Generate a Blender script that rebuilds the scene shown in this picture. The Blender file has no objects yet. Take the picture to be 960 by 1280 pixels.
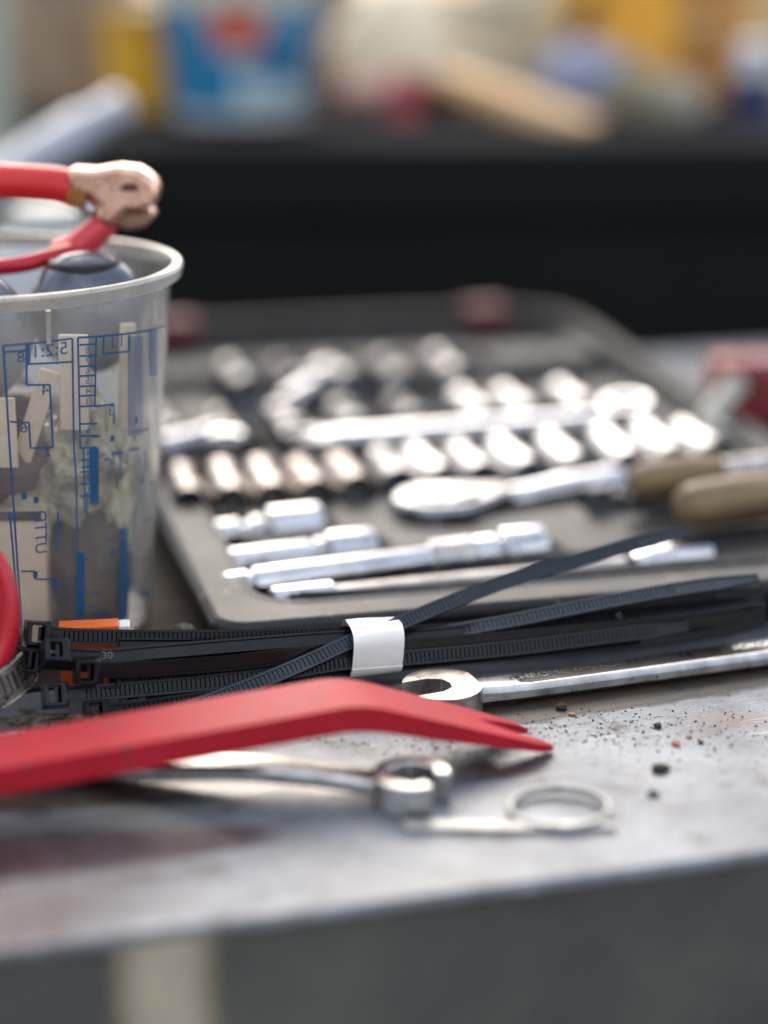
import bpy, bmesh, math, random
from math import sin, cos, tan, pi, radians, sqrt, atan2
from mathutils import Vector, Matrix, noise

random.seed(7)
S = bpy.context.scene
COL = S.collection
MM = 0.001

# ------------------------------------------------------------------ camera, sky, sun, exposure
CAM_H = 220.0                      # mm above the bench top
PITCH = radians(16.4)
FPX = 2400.0
cd = bpy.data.cameras.new('camera')
cam = bpy.data.objects.new('camera', cd)
COL.objects.link(cam)
cam.location = (0, 0, CAM_H * MM)
cam.rotation_euler = (pi / 2 - PITCH, 0, 0)
cd.sensor_fit = 'VERTICAL'
cd.sensor_height = 36.0
cd.lens = 36.0 * FPX / 1280.0
cd.clip_start = 0.01
cd.clip_end = 200.0
cd.dof.use_dof = True
cd.dof.focus_distance = 0.578
cd.dof.aperture_fstop = 2.6
cd.dof.aperture_blades = 0
S.camera = cam
S.render.resolution_x = 768
S.render.resolution_y = 1024

SUN_EL, SUN_AZ = radians(35), radians(-9)      # behind the bench, a little left
world = bpy.data.worlds.new("World")
S.world = world
world.use_nodes = True
nt = world.node_tree
sky = nt.nodes.new('ShaderNodeTexSky')
sky.sky_type = 'NISHITA'
sky.sun_disc = False
sky.sun_elevation = SUN_EL
sky.sun_rotation = SUN_AZ
sky.air_density = 1.0
sky.dust_density = 3.0
sky.ozone_density = 0.4
bg = nt.nodes['Background']
bg.inputs['Strength'].default_value = 0.15
# bright broken cloud over the whole sky
stc = nt.nodes.new('ShaderNodeTexCoord')
cn = nt.nodes.new('ShaderNodeTexNoise')
cn.inputs['Scale'].default_value = 2.2
cn.inputs['Detail'].default_value = 6
nt.links.new(stc.outputs['Generated'], cn.inputs['Vector'])
cr = nt.nodes.new('ShaderNodeMapRange')
cr.inputs['From Min'].default_value = 0.40
cr.inputs['From Max'].default_value = 0.62
cr.inputs['To Min'].default_value = 0.0
cr.inputs['To Max'].default_value = 0.55
nt.links.new(cn.outputs['Fac'], cr.inputs['Value'])
cm = nt.nodes.new('ShaderNodeMixRGB')
nt.links.new(cr.outputs[0], cm.inputs[0])
nt.links.new(sky.outputs[0], cm.inputs[1])
cm.inputs[2].default_value = (9.0, 8.9, 8.7, 1)
nt.links.new(cm.outputs[0], bg.inputs['Color'])

sl = bpy.data.lights.new('sun', 'SUN')
sl.energy = 0.72
sl.angle = radians(40)
sl.color = (1.0, 0.965, 0.92)
so = bpy.data.objects.new('sun', sl)
COL.objects.link(so)
sd = Vector((sin(SUN_AZ) * cos(SUN_EL), cos(SUN_AZ) * cos(SUN_EL), sin(SUN_EL)))
so.rotation_euler = sd.to_track_quat('Z', 'Y').to_euler()
so.location = sd * 3

S.view_settings.view_transform = 'Standard'
S.view_settings.look = 'None'
S.view_settings.gamma = 1.0
S.view_settings.use_curve_mapping = False
S.view_settings.exposure = 1.05
S.render.engine = 'CYCLES'
S.cycles.max_bounces = 10
S.cycles.transparent_max_bounces = 16
S.cycles.caustics_reflective = False
S.cycles.caustics_refractive = False


# ------------------------------------------------------------------ survey: from a sighting to a place in the workshop (mm)
def spot(px, py, h=0.0, y=None):
    """place sighted at photo position (px,py), either at height h or at distance y"""
    u = (px - 480) / FPX
    v = (640 - py) / FPX
    d = Vector((u, cos(PITCH) + v * sin(PITCH), -sin(PITCH) + v * cos(PITCH)))
    t = (h - CAM_H) / d.z if y is None else y / d.y
    return Vector((0, 0, CAM_H)) + d * t


# ------------------------------------------------------------------ materials
def srgb(r, g, b):
    f = lambda c: (c / 255 / 12.92) if c / 255 <= 0.04045 else ((c / 255 + 0.055) / 1.055) ** 2.4
    return (f(r), f(g), f(b))


def mat(name, col, rough=0.5, metal=0.0, col2=None, scale=60.0, lo=0.35, hi=0.65, rv=0.1, bump=0.1, bscale=400.0,
        spec=0.5, spots=None, spot_scale=250.0, spot_thr=0.68, stretch=None, coat=0.0, detail=6.0):
    m = bpy.data.materials.new(name)
    m.use_nodes = True
    N = m.node_tree.nodes
    L = m.node_tree.links
    b = N['Principled BSDF']
    tc = N.new('ShaderNodeTexCoord')
    mp = N.new('ShaderNodeMapping')
    L.new(tc.outputs['Object'], mp.inputs['Vector'])
    if stretch:
        mp.inputs['Scale'].default_value = stretch
    n1 = N.new('ShaderNodeTexNoise')
    n1.inputs['Scale'].default_value = scale
    n1.inputs['Detail'].default_value = detail
    n1.inputs['Roughness'].default_value = 0.6
    L.new(mp.outputs[0], n1.inputs['Vector'])
    r1 = N.new('ShaderNodeValToRGB')
    r1.color_ramp.elements[0].position = lo
    r1.color_ramp.elements[1].position = hi
    c2 = col2 if col2 else tuple(c * 0.8 for c in col)
    r1.color_ramp.elements[0].color = (*c2, 1)
    r1.color_ramp.elements[1].color = (*col, 1)
    L.new(n1.outputs['Fac'], r1.inputs['Fac'])
    cout = r1.outputs['Color']
    if spots:
        n3 = N.new('ShaderNodeTexNoise')
        n3.inputs['Scale'].default_value = spot_scale
        n3.inputs['Detail'].default_value = 5
        n3.inputs['Roughness'].default_value = 0.65
        L.new(tc.outputs['Object'], n3.inputs['Vector'])
        r3 = N.new('ShaderNodeValToRGB')
        r3.color_ramp.elements[0].position = spot_thr - 0.04
        r3.color_ramp.elements[0].color = (0, 0, 0, 1)
        r3.color_ramp.elements[1].position = spot_thr + 0.04
        r3.color_ramp.elements[1].color = (1, 1, 1, 1)
        L.new(n3.outputs['Fac'], r3.inputs['Fac'])
        mx = N.new('ShaderNodeMixRGB')
        L.new(r3.outputs[0], mx.inputs[0])
        L.new(cout, mx.inputs[1])
        mx.inputs[2].default_value = (*spots, 1)
        cout = mx.outputs[0]
    L.new(cout, b.inputs['Base Color'])
    n2 = N.new('ShaderNodeTexNoise')
    n2.inputs['Scale'].default_value = bscale
    n2.inputs['Detail'].default_value = 5
    L.new(mp.outputs[0], n2.inputs['Vector'])
    mr = N.new('ShaderNodeMapRange')
    mr.inputs['To Min'].default_value = max(0.02, rough - rv)
    mr.inputs['To Max'].default_value = min(1, rough + rv)
    L.new(n1.outputs['Fac'], mr.inputs['Value'])
    L.new(mr.outputs[0], b.inputs['Roughness'])
    if bump > 0:
        bp = N.new('ShaderNodeBump')
        bp.inputs['Strength'].default_value = bump
        bp.inputs['Distance'].default_value = 0.0004
        L.new(n2.outputs['Fac'], bp.inputs['Height'])
        L.new(bp.outputs[0], b.inputs['Normal'])
    b.inputs['Metallic'].default_value = metal
    b.inputs['Specular IOR Level'].default_value = spec
    b.inputs['Coat Weight'].default_value = coat
    b.inputs['Coat Roughness'].default_value = 0.15
    return m


M = {}
M['chrome'] = mat('chrome', (0.66, 0.66, 0.68), 0.17, 1.0, (0.48, 0.48, 0.49), 90, rv=0.08, bump=0.05, spots=(0.22, 0.19, 0.16), spot_scale=160, spot_thr=0.68)
M['sockchrome'] = mat('handled_chrome', (0.42, 0.42, 0.44), 0.16, 1.0, (0.20, 0.195, 0.195), 110, rv=0.08, bump=0.08, spots=(0.12, 0.10, 0.09), spot_scale=190, spot_thr=0.64)
M['satin'] = mat('satin_steel', (0.66, 0.65, 0.63), 0.3, 1.0, (0.42, 0.40, 0.38), 120, rv=0.1, bump=0.15, spots=(0.10, 0.075, 0.06), spot_scale=220, spot_thr=0.66)
M['wornsteel'] = mat('worn_steel', (0.62, 0.60, 0.58), 0.34, 1.0, (0.30, 0.26, 0.23), 160, rv=0.12, bump=0.25, spots=(0.07, 0.05, 0.04), spot_scale=300, spot_thr=0.62)
M['dirtysteel'] = mat('dirty_steel', (0.40, 0.37, 0.33), 0.42, 0.9, (0.13, 0.11, 0.09), 260, rv=0.12, bump=0.35, spots=(0.03, 0.025, 0.02), spot_scale=600, spot_thr=0.58)
M['dull'] = mat('dull_wire', (0.40, 0.40, 0.39), 0.42, 0.6, (0.22, 0.21, 0.20), 200, bump=0.1)
M['tie'] = mat('black_nylon', (0.004, 0.0042, 0.005), 0.22, 0.0, (0.007, 0.007, 0.008), 150, rv=0.08, bump=0.1, bscale=900, spec=0.17, spots=(0.09, 0.085, 0.08), spot_scale=900, spot_thr=0.76)
M['tiesheen'] = mat('sheen_black_nylon', (0.022, 0.030, 0.038), 0.24, 0.0, (0.030, 0.038, 0.047), 150, rv=0.06, bump=0.1, bscale=900, spots=(0.2, 0.2, 0.2), spot_scale=900, spot_thr=0.78)  # black nylon with the sky sheen put into a lighter bluish colour
M['tiegrey'] = mat('grey_black_nylon', (0.006, 0.007, 0.009), 0.2, 0.0, (0.009, 0.010, 0.012), 150, rv=0.06, bump=0.1, bscale=900, spec=0.3, spots=(0.12, 0.11, 0.10), spot_scale=900, spot_thr=0.74)
M['paper'] = mat('glossy_white_paper', (0.90, 0.87, 0.82), 0.42, 0.0, (0.82, 0.79, 0.74), 90, bump=0.15, bscale=500, spots=(0.35, 0.3, 0.25), spot_scale=500, spot_thr=0.74)
M['red'] = mat('red_plastic', (0.44, 0.013, 0.026), 0.55, 0.0, (0.36, 0.009, 0.018), 45, spec=0.2, rv=0.1, bump=0.45, bscale=600, spots=(0.20, 0.035, 0.04), spot_scale=190, spot_thr=0.63)
M['redcable'] = mat('red_cable', (0.48, 0.006, 0.022), 0.30, 0.0, (0.5, 0.006, 0.02), 60, bump=0.05)
M['redsleeve'] = mat('red_sleeve', (0.66, 0.02, 0.02), 0.42, 0.0, (0.55, 0.012, 0.014), 60, bump=0.1)
M['copper'] = mat('copper_plate', (0.86, 0.55, 0.43), 0.27, 1.0, (0.62, 0.34, 0.25), 110, bump=0.25, spots=(0.4, 0.22, 0.15), spot_scale=170, spot_thr=0.74)
M['case'] = mat('case_plastic', (0.018, 0.018, 0.019), 0.5, 0.0, (0.028, 0.026, 0.025), 30, rv=0.08, bump=0.5, bscale=900, spec=0.15, spots=(0.06, 0.053, 0.046), spot_scale=160, spot_thr=0.66)
M['tray'] = mat('tray_plastic', (0.016, 0.018, 0.021), 0.42, 0.0, (0.027, 0.028, 0.030), 25, rv=0.08, bump=0.4, bscale=800, spec=0.12, spots=(0.10, 0.088, 0.075), spot_scale=130, spot_thr=0.64)
M['latch'] = mat('latch_red', (0.13, 0.01, 0.014), 0.5, 0.0)
M['rubber'] = mat('black_rubber', (0.012, 0.012, 0.012), 0.5, 0.0, bump=0.3)
M['blackplug'] = mat('black_plug', (0.02, 0.024, 0.03), 0.4, 0.0)
M['wood'] = mat('tan_handle', (0.24, 0.155, 0.07), 0.5, 0.0, (0.07, 0.045, 0.025), 25, bump=0.3, stretch=(1, 4, 4))
M['woodpink'] = mat('pinkish_strap', (0.42, 0.35, 0.33), 0.5, 0.0, (0.3, 0.24, 0.22), 40)
M['hook'] = mat('pale_hook', (0.55, 0.53, 0.46), 0.4, 0.1, (0.4, 0.38, 0.33), 40)
M['clampred'] = mat('clamp_red', (0.26, 0.010, 0.010), 0.4, 0.0, (0.18, 0.007, 0.007), 30, coat=0.1)
M['dirt'] = mat('dirt', (0.035, 0.026, 0.02), 0.9, 0.0, (0.012, 0.01, 0.009), 400)
M['rustcrumb'] = mat('orange_crumb', (0.45, 0.2, 0.1), 0.8)
M['blue'] = mat('blue_ink', (0.012, 0.085, 0.21), 0.5, 0.0, bump=0)
M['cardbeige'] = mat('beige_cardboard', (0.84, 0.68, 0.52), 0.8, 0.0, (0.72, 0.56, 0.42), 60, spots=(0.2, 0.13, 0.09), spot_scale=80, spot_thr=0.66, bump=0.2)
M['stick'] = mat('pale_stick', (0.78, 0.65, 0.50), 0.7, 0.0, (0.58, 0.46, 0.33), 60)
M['darkcloth'] = mat('dark_cloth', (0.035, 0.02, 0.02), 0.8, 0.0, (0.012, 0.01, 0.014), 50, bump=0.4)
M['browncloth'] = mat('brown_cloth', (0.13, 0.085, 0.055), 0.85, 0.0, (0.04, 0.03, 0.03), 60, bump=0.5)
M['bag'] = mat('yellow_film', (0.62, 0.56, 0.38), 0.3, 0.0, (0.16, 0.14, 0.10), 70, bump=0.3, coat=0.5)
M['bulb'] = mat('grey_knob', (0.14, 0.16, 0.20), 0.25, 0.3, (0.06, 0.07, 0.09), 40, bump=0.05)
M['orange'] = mat('orange_card', (0.75, 0.13, 0.012), 0.5, 0.0, (0.75, 0.14, 0.015), 60, bump=0.1)
M['cardblue'] = mat('blue_card', (0.02, 0.16, 0.55), 0.45, 0.0, (0.25, 0.45, 0.75), 90, lo=0.52, hi=0.56, bump=0.1)
M['cardwhite'] = mat('white_card', (0.78, 0.78, 0.76), 0.5)
M['boxblack'] = mat('black_painted_steel', (0.0045, 0.0047, 0.0047), 0.75, 0.0, (0.006, 0.006, 0.006), 6, rv=0.05, bump=0.1, spec=0.15)
M['boxtop'] = mat('grey_painted_steel', (0.014, 0.015, 0.018), 0.9, 0.0, (0.01, 0.01, 0.011), 8, rv=0.08, bump=0.1, spec=0.05)
M['concrete'] = mat('concrete', (0.26, 0.25, 0.23), 0.9, 0.0, (0.16, 0.155, 0.145), 2.0, bump=0.4, bscale=60)
M['creamwall'] = mat('cream_render', (0.60, 0.47, 0.32), 0.85, 0.0, (0.34, 0.25, 0.15), 1.4, bump=0.2, bscale=40)


def table_mat(name='scuffed_grey_steel', apron=False):
    m = bpy.data.materials.new(name)
    m.use_nodes = True
    N = m.node_tree.nodes
    L = m.node_tree.links
    b = N['Principled BSDF']
    tc = N.new('ShaderNodeTexCoord')

    def noise_node(scale, detail=6, rough=0.6, st=None, dist=0.0):
        mp = N.new('ShaderNodeMapping')
        if st:
            mp.inputs['Scale'].default_value = st
        L.new(tc.outputs['Object'], mp.inputs[0])
        n = N.new('ShaderNodeTexNoise')
        n.inputs['Scale'].default_value = scale
        n.inputs['Detail'].default_value = detail
        n.inputs['Roughness'].default_value = rough
        n.inputs['Distortion'].default_value = dist
        L.new(mp.outputs[0], n.inputs['Vector'])
        return n.outputs['Fac']

    def ramp(src, p0, p1, c0=(0, 0, 0), c1=(1, 1, 1)):
        r = N.new('ShaderNodeValToRGB')
        r.color_ramp.elements[0].position = p0
        r.color_ramp.elements[1].position = p1
        r.color_ramp.elements[0].color = (*c0, 1)
        r.color_ramp.elements[1].color = (*c1, 1)
        L.new(src, r.inputs[0])
        return r.outputs[0]

    def mix(fac, a, c):
        mx = N.new('ShaderNodeMixRGB')
        L.new(fac, mx.inputs[0])
        if isinstance(a, tuple):
            mx.inputs[1].default_value = (*a, 1)
        else:
            L.new(a, mx.inputs[1])
        if isinstance(c, tuple):
            mx.inputs[2].default_value = (*c, 1)
        else:
            L.new(c, mx.inputs[2])
        return mx.outputs[0]
    base = ramp(noise_node(22, 8, 0.65), 0.3, 0.7, (0.095, 0.100, 0.108), (0.225, 0.245, 0.275))
    base = mix(ramp(noise_node(9, 5, 0.55, dist=0.6), 0.53, 0.64), base, (0.10, 0.076, 0.080))       # purple brown grime
    base = mix(ramp(noise_node(60, 6, 0.7), 0.56, 0.68), base, (0.06, 0.045, 0.036))                 # small stains
    base = mix(ramp(noise_node(420, 4, 0.7), 0.62, 0.67), base, (0.03, 0.025, 0.02))               # specks
    base = mix(ramp(noise_node(150, 3, 0.6, (1, 14, 1)), 0.63, 0.68), base, (0.36, 0.36, 0.38))     # scuffs
    # fine dust and filings lying in patches
    pt = ramp(noise_node(14, 5, 0.6), 0.42, 0.62)
    fs = ramp(noise_node(1300, 2, 0.5), 0.60, 0.66)
    mm = N.new('ShaderNodeMath')
    mm.operation = 'MULTIPLY'
    L.new(pt, mm.inputs[0])
    L.new(fs, mm.inputs[1])
    base = mix(mm.outputs[0], base, (0.03, 0.025, 0.022))
    sc = ramp(noise_node(900, 2, 0.5, (0.03, 1, 1)), 0.66, 0.70)      # long scratches
    base = mix(sc, base, (0.34, 0.34, 0.35))
    L.new(base, b.inputs['Base Color'])
    mr = N.new('ShaderNodeMapRange')
    mr.inputs['To Min'].default_value = 0.30
    mr.inputs['To Max'].default_value = 0.64
    L.new(noise_node(30, 5, 0.6), mr.inputs[0])
    L.new(mr.outputs[0], b.inputs['Roughness'])
    b.inputs['Metallic'].default_value = 0.25
    b.inputs['Specular IOR Level'].default_value = 0.5
    bp = N.new('ShaderNodeBump')
    bp.inputs['Strength'].default_value = 0.35
    bp.inputs['Distance'].default_value = 0.0004
    L.new(noise_node(260, 6, 0.65), bp.inputs['Height'])
    L.new(bp.outputs[0], b.inputs['Normal'])
    return m


M['table'] = table_mat()
M['apron'] = mat('dull_grey_steel', (0.090, 0.090, 0.080), 0.5, 0.25, (0.040, 0.042, 0.043), 12, rv=0.1, bump=0.1)


def cup_mat():
    m = bpy.data.materials.new('cloudy_clear_plastic')
    m.use_nodes = True
    N = m.node_tree.nodes
    L = m.node_tree.links
    for n in list(N):
        if n.type != 'OUTPUT_MATERIAL':
            N.remove(n)
    out = [n for n in N if n.type == 'OUTPUT_MATERIAL'][0]
    tr = N.new('ShaderNodeBsdfTransparent')
    tr.inputs[0].default_value = (0.97, 0.97, 0.96, 1)
    df = N.new('ShaderNodeBsdfDiffuse')
    df.inputs[0].default_value = (0.62, 0.62, 0.60, 1)
    tl = N.new('ShaderNodeBsdfTranslucent')
    tl.inputs[0].default_value = (0.62, 0.62, 0.60, 1)
    gl = N.new('ShaderNodeBsdfGlossy')
    gl.inputs['Roughness'].default_value = 0.18
    a = N.new('ShaderNodeMixShader')
    a.inputs[0].default_value = 0.5
    L.new(df.outputs[0], a.inputs[1])
    L.new(tl.outputs[0], a.inputs[2])
    tc = N.new('ShaderNodeTexCoord')
    n1 = N.new('ShaderNodeTexNoise')
    n1.inputs['Scale'].default_value = 40
    n1.inputs['Detail'].default_value = 7
    L.new(tc.outputs['Object'], n1.inputs['Vector'])
    mr = N.new('ShaderNodeMapRange')
    mr.inputs['From Min'].default_value = 0.3
    mr.inputs['From Max'].default_value = 0.75
    mr.inputs['To Min'].default_value = 0.04
    mr.inputs['To Max'].default_value = 0.2
    L.new(n1.outputs['Fac'], mr.inputs[0])
    b = N.new('ShaderNodeMixShader')
    L.new(mr.outputs[0], b.inputs[0])
    L.new(tr.outputs[0], b.inputs[1])
    L.new(a.outputs[0], b.inputs[2])
    lw = N.new('ShaderNodeLayerWeight')
    lw.inputs['Blend'].default_value = 0.5
    pw = N.new('ShaderNodeMath')
    pw.operation = 'POWER'
    L.new(lw.outputs['Facing'], pw.inputs[0])
    pw.inputs[1].default_value = 4.0
    fr = N.new('ShaderNodeMapRange')
    fr.inputs['To Min'].default_value = 0.03
    fr.inputs['To Max'].default_value = 0.45
    L.new(pw.outputs[0], fr.inputs[0])
    c = N.new('ShaderNodeMixShader')
    L.new(fr.outputs[0], c.inputs[0])
    L.new(b.outputs[0], c.inputs[1])
    L.new(gl.outputs[0], c.inputs[2])
    L.new(c.outputs[0], out.inputs['Surface'])
    return m


M['cup'] = cup_mat()


# ------------------------------------------------------------------ mesh helpers (all sizes in mm, local to the thing)
class MB:
    def __init__(s):
        s.v = []
        s.f = []

    def add(s, vs, fs):
        o = len(s.v)
        s.v += [tuple(v) for v in vs]
        s.f += [tuple(i + o for i in f) for f in fs]

    def box(s, c, size, rot=None):
        c = Vector(c)
        R = rot if rot is not None else Matrix.Identity(3)
        vs = []
        for z in (-.5, .5):
            for x, y in ((-.5, -.5), (.5, -.5), (.5, .5), (-.5, .5)):
                vs.append(c + R @ Vector((x * size[0], y * size[1], z * size[2])))
        s.add(vs, [(0, 3, 2, 1), (4, 5, 6, 7), (0, 1, 5, 4), (1, 2, 6, 5), (2, 3, 7, 6), (3, 0, 4, 7)])

    def lathe(s, prof, base=(0, 0, 0), axis=(0, 0, 1), seg=24, rf=None, close=False):
        """prof: list of (distance along axis, radius); rf(i, angle, r) may reshape a ring"""
        base = Vector(base)
        a = Vector(axis).normalized()
        x = a.orthogonal().normalized()
        if abs(a.z) < 0.9:
            x = a.cross(Vector((0, 0, 1))).normalized()
        y = a.cross(x)
        vs = []
        for i, (t, r) in enumerate(prof):
            for k in range(seg):
                an = 2 * pi * k / seg
                rr = rf(i, an, r) if rf else r
                vs.append(base + a * t + (x * cos(an) + y * sin(an)) * rr)
        fs = []
        n = len(prof)
        for i in range(n - 1 if not close else n):
            j = (i + 1) % n
            for k in range(seg):
                k2 = (k + 1) % seg
                fs.append((i * seg + k, i * seg + k2, j * seg + k2, j * seg + k))
        if not close:
            if prof[0][1] > 1e-6:
                fs.append(tuple(range(seg))[::-1])
            if prof[-1][1] > 1e-6:
                fs.append(tuple((n - 1) * seg + k for k in range(seg)))
        s.add(vs, fs)

    def tube(s, pts, r, seg=10, caps=True, flat=1.0, closed=False, up=Vector((0, 0, 1))):
        pts = [Vector(p) for p in pts]
        n = len(pts)
        vs = []
        for i, p in enumerate(pts):
            if closed:
                t = (pts[(i + 1) % n] - pts[i - 1]).normalized()
            else:
                t = (pts[min(i + 1, n - 1)] - pts[max(i - 1, 0)]).normalized()
            x = t.cross(up)
            if x.length < 1e-4:
                x = t.cross(Vector((1, 0, 0)))
            x.normalize()
            y = x.cross(t)
            rr = r[i] if isinstance(r, (list, tuple)) else r
            for k in range(seg):
                an = 2 * pi * k / seg
                vs.append(p + x * cos(an) * rr + y * sin(an) * rr * flat)
        fs = []
        for i in range(n if closed else n - 1):
            j = (i + 1) % n
            for k in range(seg):
                k2 = (k + 1) % seg
                fs.append((i * seg + k, i * seg + k2, j * seg + k2, j * seg + k))
        if caps and not closed:
            fs.append(tuple(range(seg))[::-1])
            fs.append(tuple((n - 1) * seg + k for k in range(seg)))
        s.add(vs, fs)

    def prism(s, poly, z0, z1):
        n = len(poly)
        vs = [(x, y, z0) for x, y in poly] + [(x, y, z1) for x, y in poly]
        fs = [tuple(range(n))[::-1], tuple(range(n, 2 * n))]
        for i in range(n):
            j = (i + 1) % n
            fs.append((i, j, n + j, n + i))
        s.add(vs, fs)

    def ring(s, ro, ri, z0, z1, c=(0, 0), a0=0.0, a1=2 * pi, seg=40, rif=None, rof=None):
        """flat ring or ring segment; rif(angle) gives the inner radius"""
        full = abs(a1 - a0 - 2 * pi) < 1e-6
        n = seg if full else seg + 1
        vs = []
        for k in range(n):
            a = a0 + (a1 - a0) * k / seg
            r1 = rof(a) if rof else ro
            r2 = rif(a) if rif else ri
            for r, z in ((r1, z0), (r1, z1), (r2, z1), (r2, z0)):
                vs.append((c[0] + r * cos(a), c[1] + r * sin(a), z))
        fs = []
        for k in range(n if full else n - 1):
            j = (k + 1) % n
            for q in range(4):
                q2 = (q + 1) % 4
                fs.append((k * 4 + q, j * 4 + q, j * 4 + q2, k * 4 + q2))
        if not full:
            fs.append((0, 1, 2, 3))
            fs.append(((n - 1) * 4 + 3, (n - 1) * 4 + 2, (n - 1) * 4 + 1, (n - 1) * 4))
        s.add(vs, fs)

    def blob(s, c, r, seed=0, amp=0.25, freq=1.0, seg=3, rot=None):
        bm = bmesh.new()
        bmesh.ops.create_icosphere(bm, subdivisions=seg, radius=1.0)
        R = rot if rot is not None else Matrix.Identity(3)
        vs = []
        for v in bm.verts:
            d = v.co.normalized()
            k = 1 + amp * noise.noise(d * freq + Vector((seed * 7.3, seed * 1.7, 0))) + amp * .5 * noise.noise(d * freq * 2.7 + Vector((seed, 3, 9)))
            vs.append(Vector(c) + R @ Vector((d.x * r[0] * k, d.y * r[1] * k, d.z * r[2] * k)))
        fs = [tuple(v.index for v in f.verts) for f in bm.faces]
        bm.free()
        s.add(vs, fs)

    def mesh(s, name, smooth=True, merge=False, ang=35):
        me = bpy.data.meshes.new(name)
        me.from_pydata([(x * MM, y * MM, z * MM) for x, y, z in s.v], [], s.f)
        bm = bmesh.new()
        bm.from_mesh(me)
        if merge:
            bmesh.ops.remove_doubles(bm, verts=bm.verts, dist=1e-6)
        bmesh.ops.recalc_face_normals(bm, faces=bm.faces)
        if smooth:
            for f in bm.faces:
                f.smooth = True
            for e in bm.edges:
                if len(e.link_faces) == 2 and e.calc_face_angle(0) > radians(ang):
                    e.smooth = False
        bm.to_mesh(me)
        bm.free()
        return me


def part(name, mb, m, parent=None, bevel=0.0, segs=2, loc=(0, 0, 0), rz=0.0, **kw):
    me = mb.mesh(name, **kw) if isinstance(mb, MB) else mb
    if not me.materials:
        me.materials.append(M[m] if isinstance(m, str) else m)
    o = bpy.data.objects.new(name, me)
    COL.objects.link(o)
    o.location = Vector(loc) * MM
    o.rotation_euler = (0, 0, rz)
    if parent:
        o.parent = parent
    if bevel > 0:
        b = o.modifiers.new('bevel', 'BEVEL')
        b.width = bevel * MM
        b.segments = segs
        b.limit_method = 'ANGLE'
        b.angle_limit = radians(35)
        b.harden_normals = False
    return o


def tag(o, label, cat, group=None, kind=None):
    o['label'] = label
    if cat:
        o['category'] = cat
    if group:
        o['group'] = group
    if kind:
        o['kind'] = kind
    return o


def thing(name, label, cat, loc=(0, 0, 0), rz=0.0, group=None, tilt=None):
    o = bpy.data.objects.new(name, None)
    COL.objects.link(o)
    o.empty_display_size = 0.01
    o.location = Vector(loc) * MM
    o.rotation_euler = (tilt[0], tilt[1], rz) if tilt else (0, 0, rz)
    return tag(o, label, cat, group)


def spline(pts, step=3.0):
    """Catmull-Rom through the points, resampled evenly"""
    P = [Vector(p) for p in pts]
    P = [P[0] * 2 - P[1]] + P + [P[-1] * 2 - P[-2]]
    raw = []
    for i in range(1, len(P) - 2):
        p0, p1, p2, p3 = P[i - 1], P[i], P[i + 1], P[i + 2]
        n = max(4, int((p2 - p1).length / 1.0))
        for k in range(n):
            t = k / n
            raw.append(0.5 * ((2 * p1) + (p2 - p0) * t + (2 * p0 - 5 * p1 + 4 * p2 - p3) * t * t + (-p0 + 3 * p1 - 3 * p2 + p3) * t ** 3))
    raw.append(P[-2])
    out = [raw[0]]
    acc = 0
    for a, b in zip(raw, raw[1:]):
        acc += (b - a).length
        if acc >= step:
            out.append(b)
            acc = 0
    if (out[-1] - raw[-1]).length > 1e-3:
        out.append(raw[-1])
    return out


def text_mesh(txt, size):
    cu = bpy.data.curves.new('lettering', 'FONT')
    cu.body = txt
    cu.size = size
    cu.align_x = 'CENTER'
    cu.align_y = 'CENTER'
    ob = bpy.data.objects.new('lettering', cu)
    COL.objects.link(ob)
    dg = bpy.context.evaluated_depsgraph_get()
    me = bpy.data.meshes.new_from_object(ob.evaluated_get(dg))
    COL.objects.unlink(ob)
    bpy.data.objects.remove(ob)
    bm = bmesh.new()
    bm.from_mesh(me)
    bmesh.ops.triangulate(bm, faces=bm.faces)
    vs = [v.co.copy() for v in bm.verts]
    fs = [tuple(v.index for v in f.verts) for f in bm.faces]
    bm.free()
    return vs, fs


# ------------------------------------------------------------------ the setting
g = MB()
g.add([(-60000, -60000, 0), (60000, -60000, 0), (60000, 60000, 0), (-60000, 60000, 0)], [(0, 1, 2, 3)])
o = part('ground', g, 'concrete', loc=(0, 0, -900))
o['kind'] = 'structure'

TY = radians(15.3)                                 # how far the bench is turned
E0 = spot(480, 1141, -3)                            # a point of its front edge
bench = thing('workbench', 'scuffed light grey steel workbench with a rolled front edge', 'workbench', (E0.x, E0.y, 0), TY)
b = MB()
R = 1.4
prof = [(588, -3), (588, 0), (R + 0.0, 0)]
for k in range(1, 9):
    a = pi / 2 * k / 8
    prof.append((R - R * sin(a), -R + R * cos(a)))
prof += [(0, -2.6), (2, -2.6), (2.4, -2.8), (9, -3)]
n = len(prof)
xs = [-700, 900]
vs = [(x, y, z) for x in xs for y, z in prof]
fs = [(i, (i + 1) % n, n + (i + 1) % n, n + i) for i in range(n)] + [tuple(range(n)), tuple(range(n, 2 * n))[::-1]]
b.add(vs, fs)
part('bench_top', b, 'table', bench, ang=25)
b = MB()
b.box((100, 5, -125.2), (1590, 4, 244))
part('front_panel', b, 'apron', bench)
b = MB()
b.box((-53, 2.4, -3.6 - 110), (30, 1.0, 220))  # soft-edged pale strip: a reflection in the panel, put into colour
cm_ = mat('painted_reflection', (0.42, 0.35, 0.25), 0.5, 0.0, (0.32, 0.28, 0.21), 50)
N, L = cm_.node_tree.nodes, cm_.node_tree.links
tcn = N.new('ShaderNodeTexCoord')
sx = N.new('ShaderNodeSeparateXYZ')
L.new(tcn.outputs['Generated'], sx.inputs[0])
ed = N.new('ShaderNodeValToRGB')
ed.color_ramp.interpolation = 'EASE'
ed.color_ramp.elements[0].position, ed.color_ramp.elements[1].position = 0.0, 0.36
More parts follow.
